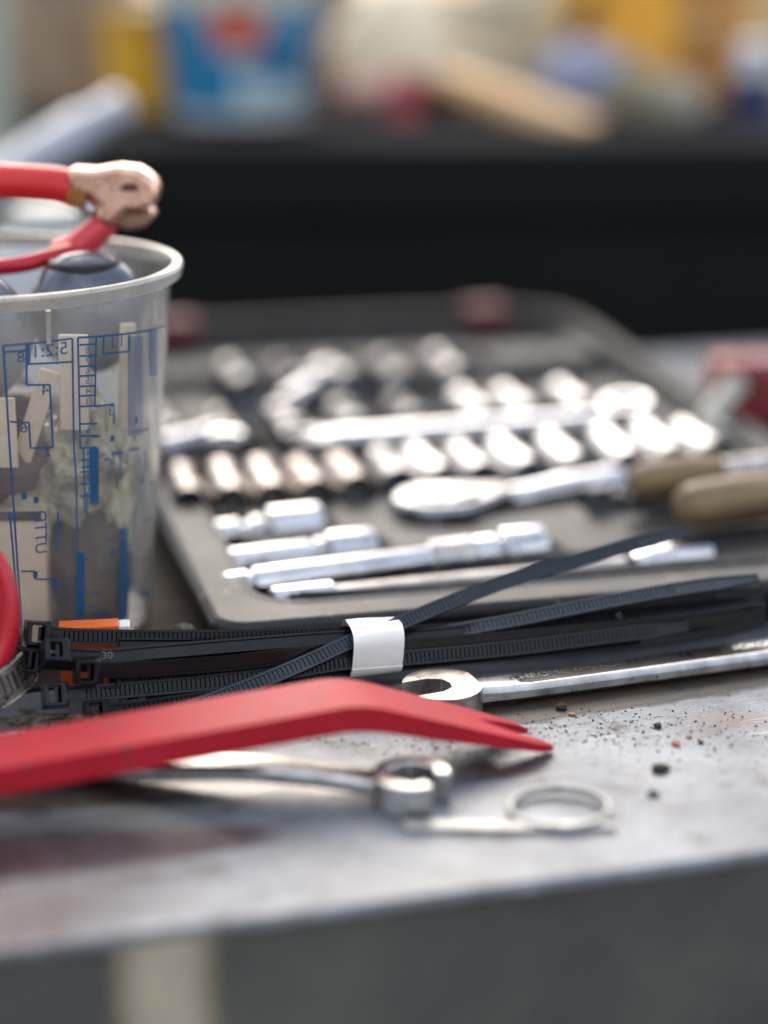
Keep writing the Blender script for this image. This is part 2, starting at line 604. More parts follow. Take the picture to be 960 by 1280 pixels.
ed.color_ramp.elements[0].color, ed.color_ramp.elements[1].color = (0, 0, 0, 1), (1, 1, 1, 1)
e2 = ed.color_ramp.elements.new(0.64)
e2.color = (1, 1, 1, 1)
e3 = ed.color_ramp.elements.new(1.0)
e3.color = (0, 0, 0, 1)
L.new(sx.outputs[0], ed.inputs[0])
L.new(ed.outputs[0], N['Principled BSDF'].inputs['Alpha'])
part('painted_reflection', b, cm_, bench)
for x in (-660, 860):
    for y in (40, 560):
        b = MB()
        b.box((x, y, -452), (40, 40, 896))
        part('leg', b, 'apron', bench, bevel=2)

# black steel box behind the bench
cab = thing('black_box', 'low black steel truck box with flat grey lid behind the workbench', 'steel box', (40, 1210, -900), radians(2.0))
b = MB()
b.box((0, 180, 478), (1900, 360, 956))
part('box_body', b, 'boxblack', cab, bevel=4)
b = MB()
b.box((0, 178, 982), (1912, 374, 42))
part('box_lid', b, 'boxtop', cab, bevel=4)
b = MB()
b.box((0, -7, 978), (1906, 8, 40))
part('lid_lip', b, 'boxblack', cab, bevel=3)
LID = 103.1


# ------------------------------------------------------------------ cluttered background on the lid
def away(px, py, y):
    return spot(px, py, y=y)


def stand(name, label, cat, px, y, rz=0.0, group=None, h=LID):
    p = away(px, 100, y)
    return thing(name, label, cat, (p.x, y, h), rz, group)


PXM = lambda y: FPX / (y * cos(PITCH) + 130 * sin(PITCH))       # photo pixels per mm at distance y

# white bucket with blue label
t = stand('paint_bucket', 'white plastic bucket with a blue label and red emblem on the black box', 'bucket', 300, 1400)
k = PXM(1400)
b = MB()
b.lathe([(0, 46), (2, 48), (88, 56), (88, 58), (97, 58.5), (97, 55), (4, 46), (4, 0)], seg=40)
part('bucket_body', b, mat('bucket_white', (0.62, 0.62, 0.58), 0.45, 0, (0.5, 0.5, 0.47)), t)
b = MB()


def arc_patch(b, r0, r1, z0, z1, a0, a1, n=16, dz=None):
    vs, fs = [], []
    for i in range(n + 1):
        a = a0 + (a1 - a0) * i / n
        q = dz(i / n) if dz else (0, 0)
        vs += [(r0 * cos(a), r0 * sin(a), z0 + q[0]), (r1 * cos(a), r1 * sin(a), z1 + q[1])]
    for i in range(n):
        fs.append((2 * i, 2 * i + 2, 2 * i + 3, 2 * i + 1))
    b.add(vs, fs)


arc_patch(b, 49.2, 55.6, 8, 80, radians(195), radians(345), dz=lambda u: (0, 0))
part('blue_label', b, mat('label_blue', (0.002, 0.085, 0.20), 0.4, 0, (0.01, 0.22, 0.42), 22), t)
b = MB()
arc_patch(b, 53.3, 56.0, 50, 78, radians(253), radians(292))
part('red_emblem', b, mat('emblem_red', (0.55, 0.08, 0.05), 0.4), t)
b = MB()
arc_patch(b, 52.6, 56.2, 42, 84, radians(238), radians(307), dz=lambda u: (24 * abs(u - .5), 0))
part('pale_flash', b, mat('emblem_pale', (0.55, 0.60, 0.50), 0.4), t)
b = MB()
arc_patch(b, 50.0, 52.6, 12, 34, radians(270), radians(335), dz=lambda u: (0, -10 * u))
part('white_swoosh', b, mat('swoosh_white', (0.5, 0.62, 0.66), 0.4), t)
b = MB()
b.lathe([(0, 60), (6, 60), (7, 55), (7, 0)], base=(0, 0, 93), seg=40)
part('bucket_lid', b, mat('lid_grey', (0.5, 0.5, 0.46), 0.5), t)

# yellow tub
t = stand('yellow_tub', 'round mustard yellow plastic tub left of the labelled bucket', 'tub', 180, 1450)
b = MB()
b.lathe([(0, 26), (3, 29), (64, 31), (66, 33), (72, 33), (73, 28), (73, 0)], seg=32)
part('tub_body', b, mat('mustard', (0.72, 0.38, 0.01), 0.45, 0, (0.6, 0.3, 0.01)), t)
b = MB()
b.lathe([(0, 33.6), (9, 33.6), (10, 31), (10, 0)], base=(0, 0, 66), seg=32)
part('tub_lid', b, mat('tub_lid_ochre', (0.55, 0.33, 0.05), 0.5), t)
# brown carton
t = stand('brown_carton', 'tall faded brown carton with a blue top at the far left', 'carton', 88, 1480, radians(6))
b = MB()
b.box((0, 20, 46), (96, 50, 92))
part('carton_body', b, mat('faded_brown', (0.42, 0.29, 0.19), 0.8, 0, (0.26, 0.18, 0.12), 20), t, bevel=1)
b = MB()
b.box((0, 20, 99), (100, 54, 14))
part('carton_top', b, mat('carton_blue', (0.05, 0.13, 0.27), 0.5, 0, (0.03, 0.08, 0.16), 20), t, bevel=2)
# blue jug beside it
t = stand('blue_canister', 'dark blue canister behind the yellow tub', 'canister', 140, 1540)
b = MB()
b.lathe([(0, 22), (88, 22), (98, 12), (112, 10), (112, 0)], seg=28)
part('canister_body', b, mat('navy_plastic', (0.01, 0.06, 0.16), 0.4), t)
b = MB()
b.lathe([(0, 13), (10, 13), (10, 0)], base=(0, 0, 111), seg=24)
part('canister_cap', b, mat('black_cap', (0.02, 0.02, 0.02), 0.5), t)

# black spray head / bottle between bucket and cream sack
t = stand('black_bottle', 'black bottle behind the bucket and the cream sack', 'bottle', 412, 1530)
b = MB()
b.lathe([(0, 20), (70, 20), (86, 10), (88, 14), (112, 14), (112, 0)], seg=28)
part('bottle_body', b, mat('taupe_plastic', (0.16, 0.13, 0.11), 0.5), t)
b = MB()
b.lathe([(0, 17), (24, 17), (26, 14), (26, 0)], base=(0, 0, 90), seg=28)
part('bottle_cap', b, 'rubber', t)

# cream sack
t = stand('cream_sack', 'plump cream coloured paper sack with a pink base', 'sack', 490, 1440)
b = MB()
b.blob((0, 20, 42), (45, 28, 50), 3, 0.12, 1.6, 4)
part('sack_body', b, mat('cream_paper', (0.88, 0.76, 0.56), 0.75, 0, (0.80, 0.68, 0.50), 30), t)
b = MB()
b.blob((-8, 6, 14), (34, 24, 16), 5, 0.12, 1.6, 3)
part('sack_base', b, mat('pink_paper', (0.82, 0.50, 0.42), 0.75), t)
t = stand('red_ball_cap', 'small dull red round cap in front of the cream sack', 'cap', 508, 1395)
b = MB()
b.lathe([(0, 14), (22, 14), (30, 10), (33, 0)], seg=24)
part('cap_shell', b, mat('dull_red', (0.42, 0.06, 0.06), 0.5), t)
t = stand('black_end_cap', 'small black knob lying beside the dull red cap', 'knob', 549, 1390)
b = MB()
b.lathe([(0, 8), (6, 11), (24, 10), (30, 0)], seg=24)
part('knob_shell', b, 'rubber', t)

# pale board leaning
t = stand('pale_board', 'pale cream board leaning upright behind the orange crate', 'board', 655, 1560)
b = MB()
b.box((0, 0, 68), (62, 8, 140), Matrix.Rotation(radians(-8), 3, 'Y'))
part('board_panel', b, mat('pale_board_paint', (0.86, 0.80, 0.60), 0.7, 0, (0.76, 0.72, 0.54), 20), t, bevel=1)
b = MB()
b.box((33, -2, 66), (9, 12, 138), Matrix.Rotation(radians(-8), 3, 'Y'))
part('board_edge', b, mat('board_edge_yellow', (0.82, 0.62, 0.25), 0.7), t, bevel=1)
t = stand('cream_jar', 'squat cream tub with dark band under the leaning plank', 'tub', 586, 1530)
b = MB()
b.lathe([(0, 30), (64, 34), (66, 36), (74, 36), (74, 0)], seg=32)
part('tub_body', b, mat('jar_cream', (0.80, 0.68, 0.48), 0.5), t)
b = MB()
b.lathe([(0, 37), (9, 37), (9, 0)], base=(0, 0, 70), seg=32)
part('tub_lid', b, mat('jar_lid', (0.25, 0.27, 0.22), 0.5), t)

# plank sloping down to the right
pA, pB = away(552, 92, 1400), away(740, 160, 1330)
mid = (pA + pB) / 2
t = thing('wooden_plank', 'short pale orange wooden plank sloping down to the right', 'plank', (mid.x, mid.y, mid.z))
d = (pB - pA)
b = MB()
ang = atan2(d.z, sqrt(d.x ** 2 + d.y ** 2))
Rm = Matrix.Rotation(atan2(d.y, d.x), 3, 'Z') @ Matrix.Rotation(-ang, 3, 'Y')
b.box((0, 0, 0), (d.length, 30, 12), Rm)
part('plank_wood', b, mat('plank_pine', (0.88, 0.58, 0.32), 0.6, 0, (0.78, 0.46, 0.2), 15), t, bevel=1)
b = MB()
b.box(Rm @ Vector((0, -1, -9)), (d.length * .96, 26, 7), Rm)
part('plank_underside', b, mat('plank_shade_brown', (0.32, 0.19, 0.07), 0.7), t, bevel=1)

# orange crate with brown packs
t = stand('orange_crate', 'tall orange yellow cardboard crate at the upper right', 'crate', 772, 1520, radians(-3))
b = MB()
b.box((0, 20, 62), (88, 60, 124))
part('crate_body', b, mat('crate_orange', (0.92, 0.46, 0.04), 0.6, 0, (0.74, 0.32, 0.03), 18), t, bevel=1.5)
b = MB()
b.box((-28, -12, 66), (14, 5, 40), Matrix.Rotation(radians(20), 3, 'Y'))
part('crate_strap', b, mat('strap_brown', (0.10, 0.05, 0.02), 0.6), t, bevel=1)
t = stand('brown_crate', 'orange brown crate right of the taller orange crate', 'crate', 868, 1540, radians(4))
b = MB()
b.box((0, 20, 58), (76, 50, 116))
part('crate_body', b, mat('crate_brown', (0.62, 0.31, 0.07), 0.7, 0, (0.34, 0.18, 0.07), 14), t, bevel=1.5)
b = MB()
b.box((0, -7, 60), (60, 4, 16))
part('crate_label', b, mat('crate_tan', (0.7, 0.45, 0.2), 0.7), t, bevel=.5)
t = stand('tan_post', 'narrow tan wooden post at the far right corner', 'post', 948, 1500)
b = MB()
b.box((0, 0, 65), (22, 22, 130))
part('post_wood', b, mat('post_tan', (0.85, 0.58, 0.28), 0.7, 0, (0.62, 0.4, 0.17), 15), t, bevel=1)
t = stand('blue_white_rag', 'crumpled bluish white rag in front of the orange crate', 'rag', 722, 1420)
b = MB()
b.blob((0, 0, 24), (30, 20, 26), 9, 0.35, 2.2, 4)
part('rag_cloth', b, mat('rag_bluewhite', (0.42, 0.44, 0.52), 0.8, 0, (0.20, 0.24, 0.38), 45), t)
for i, (px, y, r, hh, c, c2, lb, nm) in enumerate([
        (800, 1380, 22, 34, (0.34, 0.29, 0.19), (0.2, 0.17, 0.1), 'olive tan lump of rag left of the pale one', 'rag'),
        (846, 1370, 20, 30, (0.46, 0.41, 0.32), (0.3, 0.27, 0.2), 'pale tan lump of rag near the navy can', 'rag'),
        (770, 1440, 24, 44, (0.46, 0.38, 0.25), (0.3, 0.2, 0.1), 'sandy lump of rag leaning on the orange crate', 'rag')]):
    t = stand('crumpled_rag', lb, nm, px, y, group='tan rags on the lid')
    b = MB()
    b.blob((0, 0, hh * .5), (r, r * .8, hh * .55), 20 + i, 0.3, 2.0, 4)
    part('rag_cloth', b, mat('rag_tan', c, 0.8, 0, c2, 40), t)
t = stand('navy_can', 'short navy blue can at the right edge of the lid', 'can', 945, 1385)
b = MB()
b.lathe([(0, 17), (28, 17), (28, 18), (31, 18), (31, 0)], seg=28)
part('can_body', b, mat('can_navy', (0.015, 0.03, 0.11), 0.4), t)
b = MB()
b.lathe([(0, 15), (20, 14), (24, 0)], base=(0, 0, 31), seg=28)
part('can_cap', b, mat('can_white', (0.6, 0.62, 0.66), 0.4), t)

# far wall behind it all
t = thing('rendered_wall', 'plain cream brown wall far behind the clutter', 'wall', (0, 5200, -900))
b = MB()
b.box((0, 0, 520), (16000, 200, 1040))
part('wall_face', b, 'creamwall', t)

# pale tube slanting behind the cup and a white canister
pA, pB = spot(0, 225, y=960), spot(140, 138, y=1060)
t = thing('white_tube', 'shiny whitish tube slanting up behind the cup', 'tube', (pA.x, pA.y, pA.z))
b = MB()
dd = (pB - pA)
b.lathe([(-(pA.z - 16) / dd.normalized().z, 12), (dd.length * .72, 12), (dd.length * .74, 9.5), (dd.length, 9.0), (dd.length, 0)], axis=dd, seg=28)
part('tube_barrel', b, mat('bluish_white_plastic', (0.30, 0.33, 0.38), 0.4, 0.0, (0.24, 0.27, 0.32), 20, bump=0), t)
b = MB()
b.lathe([(0, 9.6), (8, 9.6), (8, 0)], base=dd.normalized() * (dd.length - 1), axis=dd, seg=28)
part('tube_cap', b, mat('lilac_white_plastic', (0.58, 0.56, 0.60), 0.35), t)
p = spot(60, 300, y=840)
t = thing('white_canister', 'pale grey blue canister standing right behind the clear cup', 'canister', (p.x, 840, 0))
b = MB()
b.lathe([(0, 24), (3, 26), (92, 26), (98, 22), (100, 15), (100, 0)], seg=32)
part('canister_body', b, mat('pale_canister', (0.50, 0.54, 0.58), 0.35, 0, (0.42, 0.46, 0.5), 20), t)
b = MB()
b.lathe([(0, 15), (12, 15), (12, 0)], base=(0, 0, 99), seg=28)
part('canister_cap', b, mat('pale_cap', (0.55, 0.55, 0.52), 0.4), t)
p = spot(2, 200, y=1120)
t = thing('grey_green_post', 'greyish green upright post at the left edge of the photo', 'post', (p.x - 2, 1120, 0))
b = MB()
b.box((0, 0, 130), (22, 14, 262))
part('post_body', b, mat('grey_green', (0.33, 0.35, 0.29), 0.5, 0, (0.27, 0.28, 0.22), 20), t, bevel=2)
b = MB()
b.box((0, 0, -1.0 + 1.5), (40, 40, 3))
part('post_foot', b, 'boxtop', t, bevel=1)

# ------------------------------------------------------------------ socket case
CA = radians(14.0)
CO = Vector((-52.0, 560.0, 0))
CW, CL = 272.0, 452.0
ex = Vector((cos(CA), sin(CA), 0))
ey = Vector((-sin(CA), cos(CA), 0))


def cl(px, py, h):
    """a sighting turned into case coordinates (across, deep)"""
    q = spot(px, py, h) - CO
    return Vector((q.dot(ex), q.dot(ey), h))


case = thing('socket_case', 'open dark grey plastic tool case full of chrome sockets', 'tool case', CO, CA)
LIP = 18.0
DECK = 15.5


def rrect_sd(x, y, w, l, r, inset=0.0):
    """signed distance to a rounded rectangle 0..w, 0..l (negative inside)"""
    qx = abs(x - w / 2) - (w / 2 - inset) + r
    qy = abs(y - l / 2) - (l / 2 - inset) + r
    return sqrt(max(qx, 0) ** 2 + max(qy, 0) ** 2) + min(max(qx, qy), 0) - r


wells = []         # (ax, ay, bx, by, half width, floor z)


def well(a, b_, hw, z):
    wells.append((a[0], a[1], b_[0], b_[1], hw, z))


lying = []         # sockets: (name tag...)
# rows of sockets: sightings of their near open end; each lies along the case, mouth towards the viewer
rowA = [(238, 622, 'a'), (290, 620, 'a'), (343, 617, 'a'), (397, 613, 'a'), (448, 608, 'a'), (500, 600, 'b'), (553, 598, 'b'), (604, 594, 'b'),
        (662, 590, 'b'), (722, 585, 'b'), (787, 580, 'b'), (842, 573, 'b'), (893, 568, 'b')]
rowB = [(222, 528), (295, 528), (372, 522), (448, 517), (523, 508), (608, 502), (665, 497), (735, 491)]
rowC = [(313, 470), (378, 466), (444, 463), (506, 463), (572, 458)]
sock = []
for i, (px, py, k) in enumerate(rowA):
    q = cl(px, py + 20, 13.5)
    sock.append(('front', i, q, 7.6 + (0.12 * i), 36.0, k))
for i, (px, py) in enumerate(rowB):
    q = cl(px, py + 46, 14)
    sock.append(('middle', i, q, 9.6, 38.0, 'b'))
for i, (px, py) in enumerate(rowC):
    q = cl(px, py + 42, 15)
    sock.append(('back', i, q, 11.0, 40.0, 'b'))
for row, i, q, r, ln, k in sock:
    well((q.x, q.y - 2), (q.x, q.y + ln + 3), r + 1.9, 8.0)

# long tools: sighted ends
toolspec = {
    'adapter': (cl(242, 667, 15), cl(268, 662, 15), 5),
    'joint': (cl(266, 668, 15), cl(398, 653, 15), 7.5),
    'ext1': (cl(258, 707, 14), cl(465, 683, 14), 6),
    'ext2': (cl(278, 735, 14), cl(676, 685, 14), 7.5),
    'flex': (cl(338, 748, 13.5), cl(886, 694, 13.5), 5.2),
    'ratchet': (cl(550, 638, 15), cl(776, 606, 15), 13),
    'plug': (cl(735, 640, 14), cl(800, 633, 14), 7),
}
for kx, (a, c, r) in toolspec.items():
    well(a - (c - a).normalized() * 3, c + (c - a).normalized() * 4, r + 3.0, 6.5)
well(toolspec['ratchet'][0] - Vector((6, 0, 0)), toolspec['ratchet'][0] + Vector((8, 0, 0)), 24, 6.5)
well(toolspec['ratchet'][1] + Vector((-30, -8, 0)), toolspec['ratchet'][1] + Vector((-10, -12, 0)), 12, 8)
# long shallow grip recess to the right of the plug
well(cl(800, 640, 14), cl(940, 628, 14), 4, 10)
bumps = [(cl(600, 462, 18), cl(745, 448, 18), 22, 9.0), (cl(190, 475, 18), cl(285, 470, 18), 18, 7.0)]

dx = 1.1
nx, ny = int(CW / dx) + 1, int(CL / dx) + 1


def sd_caps(x, y, w):
    ax, ay, bx, by, hw, z = w
    vx, vy = bx - ax, by - ay
    l2 = vx * vx + vy * vy
    l = sqrt(l2)
    ux, uy = vx / l, vy / l
    t = (x - ax) * ux + (y - ay) * uy
    s_ = -(x - ax) * uy + (y - ay) * ux
    # rounded box with corner 2.5
    qx = abs(t - l / 2) - l / 2 + 2.0
    qy = abs(s_) - hw + 2.5
    return sqrt(max(qx, 0) ** 2 + max(qy, 0) ** 2) + min(max(qx, qy), 0) - 2.5


grid = {}
INS = 20.0
import numpy as np
X, Y = np.meshgrid(np.arange(nx) * CW / (nx - 1), np.arange(ny) * CL / (ny - 1), indexing='ij')


def np_rr(X, Y, r, inset):
    qx = np.abs(X - CW / 2) - (CW / 2 - inset) + r
    qy = np.abs(Y - CL / 2) - (CL / 2 - inset) + r
    return np.sqrt(np.maximum(qx, 0) ** 2 + np.maximum(qy, 0) ** 2) + np.minimum(np.maximum(qx, qy), 0) - r


def np_caps(X, Y, w):
    ax, ay, bx, by, hw, z = w
    l = sqrt((bx - ax) ** 2 + (by - ay) ** 2)
    ux, uy = (bx - ax) / l, (by - ay) / l
    t = (X - ax) * ux + (Y - ay) * uy
    s_ = -(X - ax) * uy + (Y - ay) * ux
    qx = np.abs(t - l / 2) - l / 2 + 2.5
    qy = np.abs(s_) - hw + 2.5
    return np.sqrt(np.maximum(qx, 0) ** 2 + np.maximum(qy, 0) ** 2) + np.minimum(np.maximum(qx, qy), 0) - 2.5


def sstep(v, a, b_):
    t = np.clip((v - a) / (b_ - a), 0, 1)
    return t * t * (3 - 2 * t)


Z = np.full_like(X, DECK)
sdi = np_rr(X, Y, 14, INS)                       # inner edge of the lip
Z = DECK + (LIP - DECK) * sstep(sdi, 0.5, 2.5)
Z -= 7.5 * np.exp(-((sdi + 1.8) / 2.0) ** 2)      # dark groove round the deck
Z += 2.0 * np.exp(-((sdi + 6.2) / 1.5) ** 2)
Z += 0.8 * np.exp(-((sdi - 3.2) / 1.4) ** 2)
for a, c, hw, up in bumps:
    s_ = np_caps(X, Y, (a.x, a.y, c.x, c.y, hw, 0))
    Z += up * (1 - sstep(s_, -4, 1))
for w in wells:
    s_ = np_caps(X, Y, w)
    m_ = (1 - sstep(s_, -1.8, 0.4)) * (sdi < -3)
    Z = Z * (1 - m_) + np.minimum(Z, w[5]) * m_
    rimb = np.exp(-((s_ - 1.3) / 0.9) ** 2) * 1.1 * (sdi < -6)
    Z += rimb
sdo = np_rr(X, Y, 12, 0.0)
# round the outer edge down a little and squeeze the corners onto the rounded outline
Z -= 1.6 * sstep(sdo, -2.5, 0.0)
keep = sdo < 0.6
idx = -np.ones(X.shape, dtype=int)
vs = []
Zc = Z
ii = np.argwhere(keep)
for n_, (i, j) in enumerate(ii):
    idx[i, j] = n_
verts = np.stack([X[keep], Y[keep], Zc[keep]], axis=1) * MM
a_ = idx[:-1, :-1]
b_ = idx[1:, :-1]
c_ = idx[1:, 1:]
d_ = idx[:-1, 1:]
ok = (a_ >= 0) & (b_ >= 0) & (c_ >= 0) & (d_ >= 0)
faces = np.stack([a_[ok], b_[ok], c_[ok], d_[ok]], axis=1)
me = bpy.data.meshes.new('tray')
me.vertices.add(len(verts))
me.vertices.foreach_set('co', verts.ravel())
me.loops.add(faces.size)
me.loops.foreach_set('vertex_index', faces.ravel())
me.polygons.add(len(faces))
me.polygons.foreach_set('loop_start', np.arange(0, faces.size, 4))
me.update(calc_edges=True)
me.validate()
me.polygons.foreach_set('use_smooth', np.ones(len(me.polygons), dtype=bool))
me.materials.append(M['tray'])
part('tray', me, 'tray', case)


def rr_path(w, l, r, inset, n=8):
    pts = []
    for cx_, cy_, a0 in ((w - inset - r, inset + r, -90), (w - inset - r, l - inset - r, 0), (inset + r, l - inset - r, 90), (inset + r, inset + r, 180)):
        for k in range(n + 1):
            a = radians(a0 + 90 * k / n)
            pts.append((cx_ + r * cos(a), cy_ + r * sin(a)))
    return pts


def loft(b, loops, cap0=True, cap1=True):
    n = len(loops[0])
    vs, fs = [], []
    for L_ in loops:
        vs += L_
    for i in range(len(loops) - 1):
        for k in range(n):
            k2 = (k + 1) % n
            fs.append((i * n + k, i * n + k2, (i + 1) * n + k2, (i + 1) * n + k))
    if cap0:
        fs.append(tuple(range(n))[::-1])
    if cap1:
        fs.append(tuple((len(loops) - 1) * n + k for k in range(n)))
    b.add(vs, fs)


b = MB()
lp = lambda ins, z, r=12: [(x, y, z) for x, y in rr_path(CW, CL, max(r - ins, 2), ins)]
loft(b, [lp(9, 0.4), lp(6, 2.5), lp(3.2, 11.5), lp(0.2, 12.5), lp(-0.6, 14.0), lp(-0.6, 15.6), lp(0.4, 16.6), lp(2.2, 16.9), lp(2.8, 12), lp(8, 4)], True, False)
part('shell', b, 'case', case)

# raised back wall that runs round the far right corner
b = MB()
pth = []
PR = 48
for x in np.linspace(2, CW - PR - 6, 12):
    pth.append((x, CL - 6))
for k in range(1, 13):
    a = radians(90 - 90 * k / 12)
    pth.append((CW - PR - 6 + PR * cos(a), CL - 6 - PR + PR * sin(a)))
for y in np.linspace(CL - 6 - PR - 20, CL * 0.36, 12):
    pth.append((CW - 6, y))
secs = []
n = len(pth)
for i, (x, y) in enumerate(pth):
    x0, y0 = pth[max(i - 1, 0)]
    x1, y1 = pth[min(i + 1, n - 1)]
    t_ = Vector((x1 - x0, y1 - y0)).normalized()
    nn = Vector((-t_.y, t_.x))
    hgt = 14 if i < 12 else 14 - 11.5 * max(0, (i - 18)) / (n - 19)
    z0 = LIP - 1.5
    sec = []
    for o_, z in ((6, z0), (6, z0 + hgt - 3), (3.5, z0 + hgt - .6), (0, z0 + hgt), (-4.5, z0 + hgt - .6), (-7, z0 + hgt - 3), (-8, z0)):
        sec.append((x + nn.x * o_, y + nn.y * o_, z))
    secs.append(sec)
loft(b, secs)
part('back_wall', b, 'case', case)
for px in (206, 607):
    q = cl(px, 395, 26)
    b = MB()
    b.box((q.x, CL - 17.5, 24), (22, 7, 9))
    b.box((q.x, CL - 9, 31.2), (22, 18, 2))
    lt = part('latch', b, 'latch', case, bevel=1.2)
    b = MB()
    b.box((q.x, CL - 22, 27), (17, 3, 4))
    part('latch_grip', b, 'latch', lt, bevel=.6)
# small black foot by the near left corner
q = cl(224, 783, 12)
b = MB()
b.lathe([(0, 4.4), (3, 4.2), (5, 2.8), (5.4, 0)], base=(-8.5, 10, 11), axis=(-.25, -.5, 1), seg=18)
b.lathe([(0, 3.5), (10, 3.5)], base=(-7.5, 11, 1.5), axis=(0, 0, 1), seg=14)
part('hinge_knob', b, 'rubber', case)


def world_of(q):
    return CO + ex * q.x + ey * q.y + Vector((0, 0, q.z))


# sockets
def socket_mesh(r, ln, hexed=True, seg=30):
    b = MB()
    ro = r
    rd = r * 0.95
    rh = r * 0.66
    prof = [(0.6, ro * .84), (0, ro * .92), (0.5, ro), (ln * .45, ro), (ln * .55, rd), (ln - .8, rd), (ln, rd * .92), (ln, rd * .5), (ln - 6, rd * .5), (ln - 6, 0)]
    b.lathe(prof, base=(0, 0, 0), axis=(0, 1, 0), seg=seg)
    vs = []
    # mouth: chamfer then hexagonal bore

    def rf(i, a, rr):
        if i == 0:
            return ro * .86
        h_ = cos(pi / 6) / cos(((a + pi / 6) % (pi / 3)) - pi / 6)
        return rh * h_ * 1.08
    b2 = MB()
    b2.lathe([(0.6, 1), (2.0, 1), (ln * .42, 1)], axis=(0, 1, 0), seg=seg, rf=rf)
    b2.f = b2.f[:seg * 2] + [b2.f[-1]]
    b.add(b2.v, b2.f)
    b.f = [f for f in b.f if not (len(f) == seg and f[0] < seg * 1 and max(f) < seg)]
    return b.mesh('socket', merge=True, ang=30)


def bore_mesh(r, ln, seg=24):
    b = MB()
    b.lathe([(1.2, r * .60), (1.3, r * .60), (1.4, 0)], axis=(0, 1, 0), seg=seg)
    return b.mesh('bore')


ordn = ['first', 'second', 'third', 'fourth', 'fifth', 'sixth', 'seventh', 'eighth', 'ninth', 'tenth', 'eleventh', 'twelfth', 'thirteenth']
M['oldchrome'] = mat('browned_chrome', (0.42, 0.38, 0.35), 0.26, 1.0, (0.20, 0.17, 0.15), 140, rv=0.1, bump=0.1)
cache = {}
descr = {'front': 'small chrome socket in the front row of the open case', 'middle': 'chrome socket in the middle row of the open case', 'back': 'large chrome socket in the back row of the open case'}
for row, i, q, r, ln, k in sock:
    key = (round(r, 1), ln, k)
    if key not in cache:
        me_ = socket_mesh(r, ln)
        me_.materials.append(M['oldchrome'] if k == 'a' else M['sockchrome'])
        cache[key] = me_
    w = world_of(Vector((q.x, q.y, 8.4 + r)))
    w.z += 1.5 if row != 'front' else 0.5
    o = part('socket', cache[key], 'chrome', None, loc=w)
    o.rotation_euler = (random.uniform(-.01, .035) if row != 'front' else random.uniform(.0, .08), 0, CA + random.uniform(-.05, .05))
    lab = '%s, %s from the left' % (descr[row], ordn[i])
    if k == 'a':
        lab = 'browned ' + lab
    tag(o, lab, 'socket', 'sockets lying in the case')


def axial(name, label, cat, A, B, segs, group=None, z=None, knurl=None):
    """a turned steel tool lying between two places; segs = list of (part name, material, profile in fractions of length)"""
    WA, WB = world_of(A), world_of(B)
    if z is not None:
        WA.z = z
        WB.z = z
    d_ = WB - WA
    t_ = thing(name, label, cat, WA, atan2(d_.y, d_.x), group)
    Ln = d_.length
    for pn, m_, pr, *ex_ in segs:
        b_ = MB()
        b_.lathe([(u * Ln, r) for u, r in pr], axis=(1, 0, 0), seg=28, rf=ex_[0] if ex_ else None)
        part(pn, b_, m_, t_)
    return t_, Ln


A, B, r = toolspec['adapter']
axial('small_adapter', 'tiny chrome adapter at the left end of the front tools', 'adapter', A, B, [
    ('barrel', 'chrome', [(0, 3.6), (.05, 4.2), (.7, 4.2), (.72, 3)]), ('drive_square', 'chrome', [(.7, 2.4), (1, 2.4)], )], z=12)
A, B, r = toolspec['joint']
t, Ln = axial('universal_joint', 'chrome universal joint with a thick round end', 'universal joint', A, B, [
    ('fork', 'satin', [(.0, 3.4), (.03, 5.2), (.22, 5.4), (.26, 3.6), (.34, 3.4)]),
    ('pivot_ball', 'satin', [(.3, 2), (.34, 4.6), (.42, 5.6), (.5, 4.6), (.54, 3)]),
    ('barrel', 'chrome', [(.5, 6.0), (.52, 7.8), (.55, 8.1), (.95, 8.1), (1, 7.4), (1, 4.2), (.9, 4.0)])], z=14.6)
A, B, r = toolspec['ext1']
t, Ln = axial('short_extension_bar', 'short chrome extension bar with a stepped tip and thick end', 'extension bar', A, B, [
    ('tip', 'chrome', [(0, 2.6), (.01, 3.1), (.12, 3.1), (.13, 2.0)]),
    ('shaft', 'chrome', [(.12, 3.8), (.14, 5.2), (.6, 5.4), (.62, 4.6), (.7, 4.6)]),
    ('collar', 'satin', [(.64, 4.9), (.66, 5.6), (.70, 5.6), (.71, 3.5), (.74, 3.2)]),
    ('barrel', 'chrome', [(.71, 6.2), (.72, 7.2), (.74, 7.4), (.98, 7.4), (1, 6.6), (1, 3.6), (.94, 3.4)])], z=13.8)
A, B, r = toolspec['ext2']
saw = lambda i, a, rr: rr * (1 + 0.05 * (1 if int(a / (2 * pi) * 28) % 2 else -1))
t, Ln = axial('long_extension_bar', 'long chrome extension bar with knurled grip and thick end', 'extension bar', A, B, [
    ('tip', 'chrome', [(0, 3.4), (.01, 4.4), (.07, 4.6), (.075, 3.6), (.09, 3.6)]),
    ('shaft', 'chrome', [(.085, 4.2), (.09, 5.2), (.64, 5.4), (.65, 4.6)]),
    ('knurled_grip', 'satin', [(.64, 5.4)] + [(.645 + .008 * k, 6.2 + .5 * (k % 2)) for k in range(16)] + [(.78, 5.2)], saw),
    ('collar', 'chrome', [(.77, 5.6), (.775, 6.6), (.84, 6.6), (.85, 5.0), (.87, 5)]),
    ('barrel', 'chrome', [(.86, 6.8), (.865, 8.0), (.87, 8.2), (.985, 8.2), (1, 7.4), (1, 4.4), (.97, 4.2)])], z=14.6)
A, B, r = toolspec['flex']
spring = [(.14, 2.4)]
u = .14
while u < .80:
    spring += [(u, 2.7), (u + .0022, 3.5), (u + .0044, 3.5), (u + .0066, 2.7)]
    u += .0088
spring.append((.81, 2.4))
